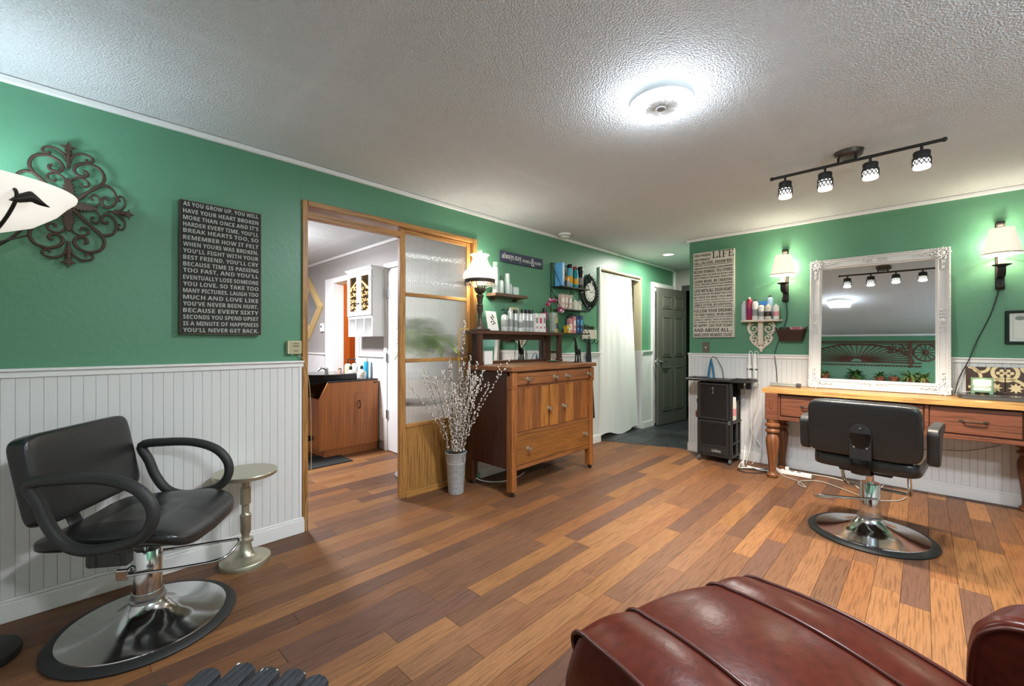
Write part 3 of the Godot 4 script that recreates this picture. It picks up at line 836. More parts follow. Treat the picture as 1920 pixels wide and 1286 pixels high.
func quote_sign() -> void:
	var w := 0.392; var h := 0.727
	var t := thing("quote_sign", "black rectangular wooden sign covered in grey capital letters on the left wall", "sign", V(0.615, 1.273, -2.912))
	part("board", nb().box(V(0, h / 2, 0.017), V(w, h, 0.034), 0.002), M.sign_black, t)
	part("edge_line", nb().bx(-w / 2, -w / 2 + 0.003, 0, h, 0.0335, 0.0352).bx(w / 2 - 0.003, w / 2, 0, h, 0.0335, 0.0352).bx(-w / 2, w / 2, 0, 0.003, 0.0335, 0.0352).bx(-w / 2, w / 2, h - 0.003, h, 0.0335, 0.0352), M.shelf_wood, t)
	var ls := ["AS YOU GROW UP, YOU WILL", "HAVE YOUR HEART BROKEN", "MORE THAN ONCE AND IT'S", "HARDER EVERY TIME. YOU'LL", "BREAK HEARTS TOO, SO", "REMEMBER HOW IT FELT", "WHEN YOURS WAS BROKEN.", "YOU'LL FIGHT WITH YOUR", "BEST FRIEND. YOU'LL CRY", "BECAUSE TIME IS PASSING", "TOO FAST, AND YOU'LL", "EVENTUALLY LOSE SOMEONE", "YOU LOVE. SO TAKE TOO", "MANY PICTURES. LAUGH TOO", "MUCH AND LOVE LIKE", "YOU'VE NEVER BEEN HURT.", "BECAUSE EVERY SIXTY", "SECONDS YOU SPEND UPSET", "IS A MINUTE OF HAPPINESS", "YOU'LL NEVER GET BACK."]
	for i in ls.size():
		var hh := 0.0225
		if "," in ls[i]: hh = 0.026
		line(t, ls[i], "bold", V(0, h - 0.022 - i * 0.0359, 0.0346), w - 0.03, hh, M.grey_text)

func wall_box() -> void:
	var t := thing("intercom_box", "small beige plastic alarm box beside the oak door frame", "control box", V(1.005, 1.155, -2.915))
	part("case", nb().box(V(0, 0.042, 0.016), V(0.086, 0.084, 0.032), 0.004), M.beige_plastic, t)
	part("face_plate", nb().box(V(0.004, 0.043, 0.032), V(0.07, 0.072, 0.004), 0.002), mat("olive_plate", hx("b3ac86"), 0.5), t)
	for q in [[0.066, 0.03, 0.004], [0.05, 0.036, 0.005], [0.02, 0.03, 0.004]]:
		part("print", nb().box(V(0.006, q[0], 0.0345), V(q[1], q[2], 0.001)), M.grey_plastic, t)
	part("knob", nb().cyl(V(-0.01, 0, 0.016), V(-0.01, -0.008, 0.016), 0.004, 8), M.white_plastic, t)
	solo("telephone_wire", nb().tube(spline([V(1.03, 1.156, -2.908), V(1.045, 1.135, -2.893), V(1.07, 1.10, -2.891), V(1.105, 0.9, -2.9), V(1.112, 0.55, -2.9), V(1.105, 0.3, -2.893), V(1.078, 0.2, -2.889), V(1.072, 0.1, -2.884), V(1.075, 0.004, -2.88)], 6), 0.0022, 6), mat("cord_tan", hx("c9b184"), 0.6), "thin tan cord running down the oak door post", "cord")

func bucket_and_willow() -> void:
	var p := V(2.215, 0, -2.77)
	var t := thing("bucket", "tall galvanized zinc florist bucket holding pussy willow branches", "bucket", p)
	var zn: StandardMaterial3D = M.zinc
	zn.albedo_texture = TX.mottle; zn.uv1_triplanar = true; zn.uv1_scale = Vector3.ONE * 5.0
	part("body", nb().lathe([[0.0, 0.003], [0.062, 0.0], [0.064, 0.01], [0.077, 0.24], [0.08, 0.245], [0.0785, 0.25], [0.08, 0.255], [0.086, 0.325], [0.089, 0.328], [0.089, 0.334], [0.084, 0.334], [0.06, 0.02], [0.0, 0.016]], 40), zn, t)
	for s in [-1.0, 1.0]:
		part("handle", nb().tube(spline([V(0.052, 0.32, 0.07 * s), V(0.06, 0.29, 0.075 * s), V(0.055, 0.27, 0.072 * s)], 4), 0.004, 6), zn, t, Vector3.ZERO, V(0, -0.6, 0))
	var r := RandomNumberGenerator.new()
	r.seed = 5
	for i in 34:
		var a := r.randf() * TAU
		var lean := pow(r.randf(), 0.8) * 0.42
		var ht := r.randf_range(0.55, 0.98) * (1.0 - lean * 0.35)
		if i == 0: a = 3.4; lean = 0.62; ht = 0.62
		if i == 1: a = 1.15; lean = 0.55; ht = 0.86
		if i == 2: a = 2.0; lean = 0.08; ht = 1.16
		var d := V(cos(a), 0, sin(a))
		if p.z + d.z * lean * ht < -2.88: d.z = absf(d.z) * 0.3
		if d.x * lean * ht > 0.13: d = V(0.13 / (lean * ht), 0, absf(d.z))
		var b0 := d * 0.03 * r.randf() + V(0, 0.02, 0)
		var b1 := d * 0.055 + V(0, 0.33, 0)
		var wob := V(r.randf_range(-0.03, 0.03), 0, r.randf_range(0, 0.03))
		var b2 := b1 + d * lean * ht * 0.45 + V(0, ht * 0.5, 0) + wob
		var b3 := b1 + d * lean * ht + V(0, ht * 0.92, 0) + wob * 1.5
		var pts := spline([b0, b1, b2, b3], 7)
		var o := thing("willow_branch", "slender brown pussy willow branch with soft grey catkins in the zinc bucket", "branch", p, 0.0, "pussy willow branches")
		var rad := []
		for k in pts.size(): rad.append(lerpf(0.0034, 0.0013, float(k) / pts.size()))
		var st := nb().tube(pts, rad, 5)
		var cat := nb()
		var pos := 0.36
		while pos < 1.0:
			var f := pos * (pts.size() - 1)
			var k := int(f)
			var q: Vector3 = (pts[k] as Vector3).lerp(pts[mini(k + 1, pts.size() - 1)], f - k)
			var dir := (b3 - b1).normalized()
			var sd := V(r.randf_range(-1, 1), r.randf_range(-0.3, 0.5), r.randf_range(-1, 1)).normalized()
			var cs := r.randf_range(0.0065, 0.0098)
			cat.t = Transform3D(Basis(Quaternion(UPV, (dir + sd * 0.7).normalized())), q + sd * 0.006)
			cat.blob(Vector3.ZERO, V(cs * 0.72, cs * 1.25, cs * 0.72), 1, 1, 7, 5)
			pos += r.randf_range(0.016, 0.03)
		# side twigs
		for e in r.randi_range(0, 2):
			var k := r.randi_range(10, pts.size() - 4)
			var q: Vector3 = pts[k]
			var sd := (d * r.randf_range(-1, 1) + V(r.randf_range(-1, 1), 1.6, r.randf_range(-0.2, 1))).normalized()
			st.tube([q, q + sd * 0.09, q + sd * 0.16 + V(0, 0.03, 0)], 0.0012, 4)
			for m in 6:
				cat.t = Transform3D(Basis(Quaternion(UPV, sd)), q + sd * (0.03 + 0.022 * m) + V(0.004, 0, 0.004) * (1 if m % 2 else -1))
				cat.blob(Vector3.ZERO, V(0.0055, 0.009, 0.0055), 1, 1, 7, 5)
		part("stem", st, M.twig, o)
		part("catkins", cat, M.catkin, o)
func knob(par: Node3D, at: Vector3) -> void:
	var k := part("glass_knob", nb().lathe([[0.0, 0.0], [0.013, 0.0], [0.02, 0.006], [0.022, 0.014], [0.018, 0.022], [0.0, 0.026]], 8), M.crystal, par, at + V(0, 0, 0.022), V(PI / 2, 0, 0))
	part("shank", nb().lathe([[0.0, -0.022], [0.017, -0.022], [0.017, -0.018], [0.007, -0.014], [0.007, 0.004], [0.0, 0.004]], 14), M.brass_grey, k)

func dresser() -> void:
	var o := V(3.005, 0, -2.61)
	var t := thing("dresser", "antique oak sideboard on casters with glass knobs and a mirrored hutch", "dresser", o)
	var H := 0.575
	for s in [-1.0, 1.0]:
		for f in [-1.0, 1.0]:
			var lg := part("leg", nb().box(V(s * (H - 0.03), 0.5, f * 0.24), V(0.06, 0.92, 0.06), 0.003), M.dresser_y if f > 0 else M.dresser_dark, t)
			part("caster", nb().cyl(V(s * (H - 0.03) - 0.008, 0.018, f * 0.24 + 0.012), V(s * (H - 0.03) + 0.008, 0.018, f * 0.24 + 0.012), 0.018, 14).bx(s * (H - 0.03) - 0.012, s * (H - 0.03) + 0.012, 0.02, 0.045, f * 0.24 - 0.01, f * 0.24 + 0.016, 0.002), M.bronze, lg)
		part("side_panel", nb().box(V(s * (H - 0.012), 0.6, 0), V(0.018, 0.77, 0.44), 0.002), M.dresser_dark, t)
		part("corner_block", nb().box(V(s * (H - 0.028), 0.93, 0.262), V(0.062, 0.12, 0.036), 0.004).box(V(s * (H - 0.028), 0.865, 0.258), V(0.07, 0.014, 0.034), 0.003), M.dresser_y, t)
	part("top", nb().box(V(0, 1.017, 0.012), V(1.2, 0.037, 0.565), 0.004), M.dresser_x, t)
	part("back_panel", nb().bx(-H + 0.03, H - 0.03, 0.22, 1.0, -0.265, -0.255), M.dresser_dark, t)
	part("carcass", nb().bx(-H + 0.03, H - 0.03, 0.21, 0.225, -0.25, 0.25).bx(-H + 0.03, H - 0.03, 0.86, 0.88, -0.25, 0.252).bx(-H + 0.03, H - 0.03, 0.475, 0.5, -0.25, 0.262, 0.003).bx(-H + 0.03, H - 0.03, 0.2, 0.238, 0.225, 0.258, 0.003).bx(-H + 0.03, H - 0.03, 0.985, 1.0, -0.25, 0.25), M.dresser_x, t)
	# two small drawers with bowed lips
	for d in [[-0.505, 0.01, [-0.395, -0.04]], [0.014, 0.505, [0.13, 0.48]]]:
		var dr := part("drawer", nb().bx(d[0], d[1], 0.882, 0.984, 0.235, 0.272, 0.006), M.dresser_x, t)
		for x in d[2]: knob(dr, V(x, 0.93, 0.272))
	# doors of upright boards
	var tone := [M.dresser_y2, M.dresser_y, M.dresser_y2, M.dresser_y3]
	for d in [[-0.512, -0.09, 4, -0.1], [-0.082, 0.512, 5, 0.112]]:
		var dn := Node3D.new(); dn.name = "door"
		t.add_child(dn, true)
		var w: float = (d[1] - d[0]) / d[2]
		for i in d[2]:
			part("board", nb().bx(d[0] + w * i + 0.0006, d[0] + w * (i + 1) - 0.0006, 0.503, 0.862, 0.23, 0.25 + (0.008 if d[2] == 5 and i == 0 else 0.0), 0.002), tone[(i + d[2]) % 4] if not (d[2] == 5 and i == 0) else M.dresser_y3, dn)
		knob(dn, V(d[3], 0.66, 0.252))
	var bd := part("drawer", nb().bx(-0.512, 0.512, 0.24, 0.474, 0.23, 0.262, 0.004), M.dresser_flake, t)
	knob(bd, V(-0.38, 0.36, 0.262)); knob(bd, V(0.43, 0.36, 0.262))
	# hutch: mirror, posts and shelf
	part("hutch_shelf", nb().box(V(0, 1.318, -0.19), V(1.19, 0.03, 0.17), 0.004), M.dresser_dark_x, t)
	part("hutch_rail", nb().bx(-0.53, 0.53, 1.255, 1.303, -0.262, -0.245, 0.003).bx(-0.53, 0.53, 1.035, 1.06, -0.262, -0.245, 0.003), M.dresser_dark_x, t)
	for s in [-1.0, 1.0]:
		part("hutch_post", nb().box(V(s * 0.555, 1.17, -0.135), V(0.045, 0.268, 0.045), 0.003).box(V(s * 0.555, 1.05, -0.135), V(0.055, 0.03, 0.055), 0.003), M.dresser_dark, t)
		part("hutch_side", nb().box(V(s * 0.5, 1.17, -0.245), V(0.09, 0.268, 0.022), 0.003), M.dresser_dark, t)
		part("hutch_arm", nb().box(V(s * 0.56, 1.13, -0.2), V(0.03, 0.018, 0.1), 0.003).box(V(s * 0.53, 1.13, -0.245), V(0.14, 0.018, 0.018), 0.003), M.dresser_dark, t)
	part("mirror_glass", nb().bx(-0.46, 0.46, 1.06, 1.256, -0.2575, -0.2535), M.mirror, t)

func oil_lamp() -> void:
	var p := V(2.505, 1.333, -2.80)
	var t := thing("parlor_lamp", "bronze parlor lamp with a lit white ruffled glass shade on the sideboard", "lamp", p)
	part("base", nb().box(V(0, 0.008, 0), V(0.135, 0.016, 0.135), 0.006).lathe([[0.06, 0.014], [0.045, 0.022], [0.03, 0.05], [0.022, 0.09], [0.02, 0.11]], 20), M.bronze, t)
	part("stem", nb().lathe([[0.019, 0.1], [0.018, 0.14], [0.026, 0.17], [0.03, 0.2], [0.022, 0.21], [0.03, 0.215], [0.03, 0.225], [0.02, 0.23], [0.024, 0.26], [0.028, 0.29], [0.034, 0.3], [0.034, 0.31], [0.018, 0.32], [0.04, 0.335], [0.05, 0.36], [0.05, 0.375], [0.0, 0.378]], 24), M.bronze, t)
	part("shade_gallery", nb().lathe([[0.126, 0.415], [0.13, 0.413], [0.134, 0.43], [0.136, 0.455], [0.13, 0.456], [0.128, 0.43]], 40, Vector3.ZERO, 0, 0.0), M.bronze, t)
	for i in 3:
		var a := TAU * i / 3 + 0.5
		part("shade_arm", nb().tube(spline([V(0.03 * cos(a), 0.36, 0.03 * sin(a)), V(0.08 * cos(a), 0.385, 0.08 * sin(a)), V(0.13 * cos(a), 0.43, 0.13 * sin(a))], 5), 0.004, 6), M.bronze, t)
	var fr := nb()
	for i in 40:
		var a := TAU * i / 40
		fr.tube([V(cos(a) * 0.133, 0.42, sin(a) * 0.133), V(cos(a + 0.05) * 0.131, 0.392, sin(a + 0.05) * 0.131)], 0.003, 4)
	part("gallery_fringe", fr, M.bronze, t)
	var sh := mat("milk_glass", hx("f6f4ef"), 0.25)
	sh.backlight = Color(0.8, 0.8, 0.8); sh.emission_enabled = true; sh.emission = hx("fffaf0"); sh.emission_energy_multiplier = 0.6
	part("glass_shade", nb().lathe([[0.13, 0.44], [0.146, 0.455], [0.148, 0.48], [0.135, 0.51], [0.108, 0.545], [0.085, 0.58], [0.07, 0.61], [0.064, 0.635], [0.07, 0.65], [0.082, 0.662], [0.079, 0.662], [0.066, 0.648], [0.06, 0.633], [0.066, 0.608], [0.082, 0.576], [0.105, 0.54], [0.132, 0.505], [0.144, 0.48], [0.142, 0.458], [0.128, 0.444]], 72, Vector3.ZERO, 18, 0.004, 9), sh, t)
	part("chimney", nb().lathe([[0.022, 0.6], [0.024, 0.705], [0.023, 0.705], [0.021, 0.6]], 24), M.clear_glass, t)
	part("bulb", nb().blob(V(0, 0.5, 0), V(0.025, 0.035, 0.025), 1, 1, 14, 8), M.bulb_white, t)
	lamp_omni("parlor_bulb", p + V(0, 0.5, 0), L_PARLOR, hx("fff6ea"), 0.035)

# cans, pumps and bottles share one builder: every one is a thing with body, label and cap
func bottle(label: String, at: Vector3, h: float, r: float, body: Material, cap: Material, kind := "can", band: Material = null, group := "", n := "product_bottle") -> Node3D:
	var t := thing(n, label, "bottle", at, rng.randf() * 6.0, group)
	match kind:
		"can":
			part("body", nb().lathe([[0.0, 0.0], [r * 0.96, 0.0], [r, 0.004], [r, h * 0.8], [r * 0.86, h * 0.835], [0.0, h * 0.84]], 20), body, t)
			part("cap", nb().lathe([[r * 0.86, h * 0.82], [r * 0.86, h * 0.985], [r * 0.8, h], [0.0, h]], 20), cap, t)
		"spray":
			part("body", nb().lathe([[0.0, 0.0], [r * 0.96, 0.0], [r, 0.004], [r, h * 0.8], [r * 0.9, h * 0.86], [r * 0.5, h * 0.92], [0.0, h * 0.92]], 20), body, t)
			part("cap", nb().lathe([[r * 0.45, h * 0.9], [r * 0.42, h * 0.97], [r * 0.3, h], [0.0, h]], 14), cap, t)
		"pump":
			part("body", nb().lathe([[0.0, 0.0], [r * 0.95, 0.0], [r, 0.005], [r, h * 0.6], [r * 0.85, h * 0.7], [r * 0.35, h * 0.76], [0.0, h * 0.76]], 20), body, t)
			part("pump_head", nb().cyl(V(0, h * 0.74, 0), V(0, h * 0.82, 0), r * 0.38, 12).cyl(V(0, h * 0.8, 0), V(0, h * 0.95, 0), r * 0.14, 8).tube([V(-r * 0.3, h * 0.97, 0), V(r * 0.4, h * 0.98, 0), V(r * 1.0, h * 0.95, 0)], r * 0.2, 8), cap, t)
		"flask":
			part("body", nb().lathe([[0.0, 0.0], [r, 0.0], [r, 0.006], [r * 0.96, h * 0.4], [r * 0.75, h * 0.58], [r * 0.32, h * 0.7], [r * 0.3, h * 0.76], [0.0, h * 0.76]], 20), body, t)
			part("cap", nb().lathe([[r * 0.36, h * 0.74], [r * 0.34, h * 0.92], [r * 0.2, h], [0.0, h]], 12), cap, t)
		_:
			part("body", nb().box(V(0, h * 0.45, 0), V(r * 2, h * 0.9, r * 1.3), r * 0.15), body, t)
			part("cap", nb().cyl(V(0, h * 0.88, 0), V(0, h, 0), r * 0.45, 12), cap, t)
			t.rotation.y = 0.0
	if band and kind != "box": part("label_band", nb().lathe([[r * 1.003, h * 0.2], [r * 1.012, h * 0.21], [r * 1.012, h * 0.5], [r * 1.003, h * 0.51]], 20), band, t)
	return t
func carton(label: String, at: Vector3, s: Vector3, m: Material, band: Material = null, turn := 0.0, group := "", n := "product_box") -> Node3D:
	var t := thing(n, label, "box", at, turn, group)
	part("carton", nb().box(V(0, s.y / 2, 0), s, 0.0015), m, t)
	if band:
		part("print_panel", nb().box(V(0, s.y * 0.62, 0), V(s.x * 0.7, s.y * 0.3, s.z + 0.001)), band, t)
		part("print_panel", nb().box(V(0, s.y * 0.25, 0), V(s.x * 0.45, s.y * 0.12, s.z + 0.001)), band, t)
	part("lid_flap", nb().box(V(0, s.y - 0.004, 0), V(s.x + 0.0008, 0.001, s.z + 0.0008)), M.grey_plastic, t)
	return t

func dresser_things() -> void:
	mat("silver_can", hx("c3c7c3"), 0.3, 0.35)
	mat("pale_can", hx("d4dad4"), 0.4)
	mat("label_grey", hx("8d918c"), 0.6)
	mat("white_card", hx("ebe9e2"), 0.7)
	mat("sage_card", hx("b9b88f"), 0.7)
	mat("pink", hx("cf3a5f"), 0.5)
	mat("magenta", hx("98205a"), 0.7)
	mat("petal_white", hx("ead7dc"), 0.7)
	mat("black_cap", hx("1d1d1f"), 0.35)
	mat("amber", hx("c79a2c"), 0.35)
	var y := 1.334
	var z := -2.79
	var g := "products along the sideboard shelf"
	# picture frame, leaning
	var f := thing("photo_frame", "small white frame with black lettering and flower print leaning by the lamp", "picture frame", V(2.655, y, -2.79), 0.15)
	var tilt := V(-0.22, 0, 0)
	part("frame", nb().bx(-0.075, 0.075, 0, 0.18, 0, 0.012, 0.003), M.white_trim, f, Vector3.ZERO, tilt)
	part("print", nb().bx(-0.058, 0.058, 0.018, 0.162, 0.0115, 0.0135), M.white_card, f, Vector3.ZERO, tilt)
	var art := nb()
	for q in [Vector2(0.0, 0.06), Vector2(-0.02, 0.08), Vector2(0.012, 0.085), Vector2(0.0, 0.105), Vector2(-0.012, 0.12), Vector2(0.02, 0.125), Vector2(0.008, 0.14), Vector2(0.028, 0.07)]:
		art.t = Transform3D(Basis(), V(q.x, q.y, 0.014)); art.blob(Vector3.ZERO, V(0.011, 0.008, 0.001), 1, 1, 8, 6)
	part("flower_print", art, M.bronze, f, Vector3.ZERO, tilt)
	part("strut", nb().bx(-0.01, 0.01, 0, 0.12, -0.03, -0.026), M.black_plastic, f)
	bottle("silver pump bottle with black head beside the white frame", V(2.80, y, z), 0.205, 0.034, M.silver_can, M.black_cap, "pump", M.label_grey, g)
	bottle("silver spray can with rounded silver top on the sideboard shelf", V(2.875, y, z), 0.222, 0.026, M.silver_can, M.silver_can, "spray", M.label_grey, g)
	bottle("slim silver can with black cap next to the rounded silver can", V(2.945, y, z), 0.205, 0.025, M.silver_can, M.black_cap, "can", M.label_grey, g)
	bottle("shorter pale flask bottle among the silver cans", V(3.0, y, z + 0.01), 0.18, 0.024, M.pale_can, M.silver_can, "spray", M.label_grey, g)
	for i in 3:
		bottle("one of three matching silver cans with black caps", V(3.053 + 0.056 * i, y, z), 0.213, 0.026, M.silver_can, M.black_cap, "can", M.label_grey, "three black-capped silver cans")
	carton("sage green box standing behind the silver cans", V(2.985, y, -2.85), V(0.11, 0.235, 0.04), M.sage_card, M.white_card, 0.0, g)
	carton("white carton with grey lettering right of the silver cans", V(3.228, y, z), V(0.052, 0.185, 0.05), M.white_card, M.label_grey, 0.1, g)
	carton("white carton with a pink top patch", V(3.287, y, z), V(0.052, 0.185, 0.05), M.white_card, M.pink, 0.1, g)
	carton("white carton beside the dark floral can", V(3.346, y, z), V(0.048, 0.19, 0.05), M.white_card, M.label_grey, 0.1, g)
	bottle("dark floral hairspray can left of the flower vase", V(3.405, y, z - 0.02), 0.25, 0.026, M.magenta, M.black_cap, "can", M.black_cap, g)
	bottle("golden yellow bottle right of the flower vase", V(3.575, y, z - 0.01), 0.195, 0.022, M.amber, M.amber, "can", M.black_cap, g)
	# vase of flowers
	var vp := V(3.485, y, -2.765)
	var va := thing("flower_vase", "clear cut glass vase filled with stems on the sideboard shelf", "vase", vp)
	part("glass", nb().lathe([[0.0, 0.0], [0.036, 0.0], [0.04, 0.02], [0.038, 0.1], [0.05, 0.205], [0.047, 0.205], [0.034, 0.1], [0.034, 0.012], [0.0, 0.012]], 16), M.clear_glass, va)
	var r := RandomNumberGenerator.new(); r.seed = 3
	var heads := [V(-0.085, 0.3, 0.03), V(-0.05, 0.325, 0.02), V(-0.11, 0.27, 0.02), V(0.06, 0.24, 0.05), V(0.09, 0.21, 0.045), V(0.045, 0.215, 0.055), V(-0.025, 0.31, 0.04)]
	for i in heads.size():
		var fl := thing("flower", "magenta and white peony bloom in the glass vase" if i % 2 == 0 else "deep magenta bloom in the glass vase", "flower", vp, 0.0, "flowers in the glass vase")
		part("stem", nb().tube(spline([V(r.randf_range(-0.02, 0.02), 0.015, r.randf_range(-0.02, 0.02)), V(heads[i].x * 0.2, 0.12, 0), heads[i] * V(0.6, 0.85, 0.6), heads[i]], 5), 0.0028, 5), M.leaf, fl)
		for k in 9:
			var a := TAU * k / 9.0 * 1.7 + i
			var b := nb()
			var tl := 0.5 + 0.1 * (k % 3)
			b.t = Transform3D(Basis(V(0, 1, 0), a) * Basis(V(1, 0, 0), tl), heads[i])
			b.blob(V(0, 0.014, 0.006), V(0.016, 0.02, 0.006), 1, 1, 8, 6)
			part("petal", b, M.magenta if (k + i) % 3 else M.petal_white, fl)
	# on the dresser top
	carton("blank cream card box standing before the sideboard mirror", V(2.60, 1.036, -2.80), V(0.10, 0.12, 0.02), M.white_card, null, 0.0, "", "card_box")
	var d := thing("glass_dish", "small green glass dish at the end of the sideboard top", "dish", V(3.40, 1.036, -2.70))
	part("bowl", nb().lathe([[0.0, 0.0], [0.045, 0.0], [0.07, 0.012], [0.067, 0.013], [0.043, 0.004], [0.0, 0.004]], 28), mat("jade_glass", hx("7fa99a"), 0.15), d)
	part("foot", nb().lathe([[0.03, -0.0005], [0.032, 0.003], [0.0, 0.003]], 20), M.jade_glass, d)
	var gi := thing("giraffe_figurine", "black giraffe figurine standing on the sideboard top", "figurine", V(3.52, 1.036, -2.48))
	var gb := nb()
	for q in [V(-0.025, 0, 0.012), V(-0.025, 0, -0.012), V(0.03, 0, 0.012), V(0.03, 0, -0.012)]: gb.tube([q, V(q.x * 0.8, 0.05, q.z), V(q.x * 0.7, 0.1, q.z * 0.8)], [0.008, 0.006, 0.011], 7)
	gb.blob(V(0, 0.11, 0), V(0.042, 0.026, 0.02), 0.9, 0.9, 14, 10)
	gb.tube(spline([V(-0.02, 0.11, 0), V(-0.03, 0.16, 0), V(-0.035, 0.2, 0), V(-0.045, 0.225, 0)], 4), [0.019, 0.018, 0.017, 0.016, 0.015, 0.014, 0.013, 0.012, 0.011, 0.011, 0.01, 0.009, 0.009], 8)
	part("body", gb, M.black_gloss, gi)
	part("head", nb().blob(V(-0.052, 0.226, 0), V(0.024, 0.011, 0.011), 1, 1, 12, 8).tube([V(-0.042, 0.232, 0.006), V(-0.04, 0.25, 0.009)], 0.003, 5).tube([V(-0.042, 0.232, -0.006), V(-0.04, 0.25, -0.009)], 0.003, 5), M.black_gloss, gi)
	part("plinth", nb().box(V(0, 0.003, 0), V(0.1, 0.006, 0.05), 0.002), M.black_gloss, gi)
	# cape hanging by the dresser
	var cp := thing("salon_cape", "black salon cape hanging on the wall beyond the sideboard", "cape", V(4.29, 0.32, -2.885))
	part("cloth", nb().grid(func(u: float, w: float) -> Vector3: return V((u - 0.5) * (0.06 + 0.2 * (1.0 - w)), 0.95 * w, 0.02 + 0.012 * sin(u * 19.0) * (1.0 - 0.6 * w)), 24, 12), mat("black_cloth", hx("2a2c30"), 0.85), cp)
	part("neck_loop", nb().tube(spline([V(-0.02, 0.94, 0.02), V(0, 0.985, 0.025), V(0.02, 0.94, 0.02)], 5), 0.004, 6), M.black_cloth, cp)
	var wp := solo("floor_lead", nb().tube(spline([V(2.44, 0.1, -2.88), V(2.5, 0.03, -2.8), V(2.62, 0.006, -2.7), V(2.8, 0.006, -2.66), V(3.0, 0.006, -2.72)], 6), 0.004, 6), M.white_plastic, "white power cord on the floor under the sideboard", "cord")
	solo("lamp_lead", nb().tube(spline([V(2.42, 1.345, -2.85), V(2.38, 1.35, -2.87), V(2.345, 1.33, -2.88), V(2.335, 1.25, -2.885), V(2.34, 0.9, -2.885), V(2.36, 0.4, -2.885), V(2.4, 0.08, -2.88)], 6), 0.004, 6), M.amber, "yellow lamp cord looping over the end of the sideboard", "cord")

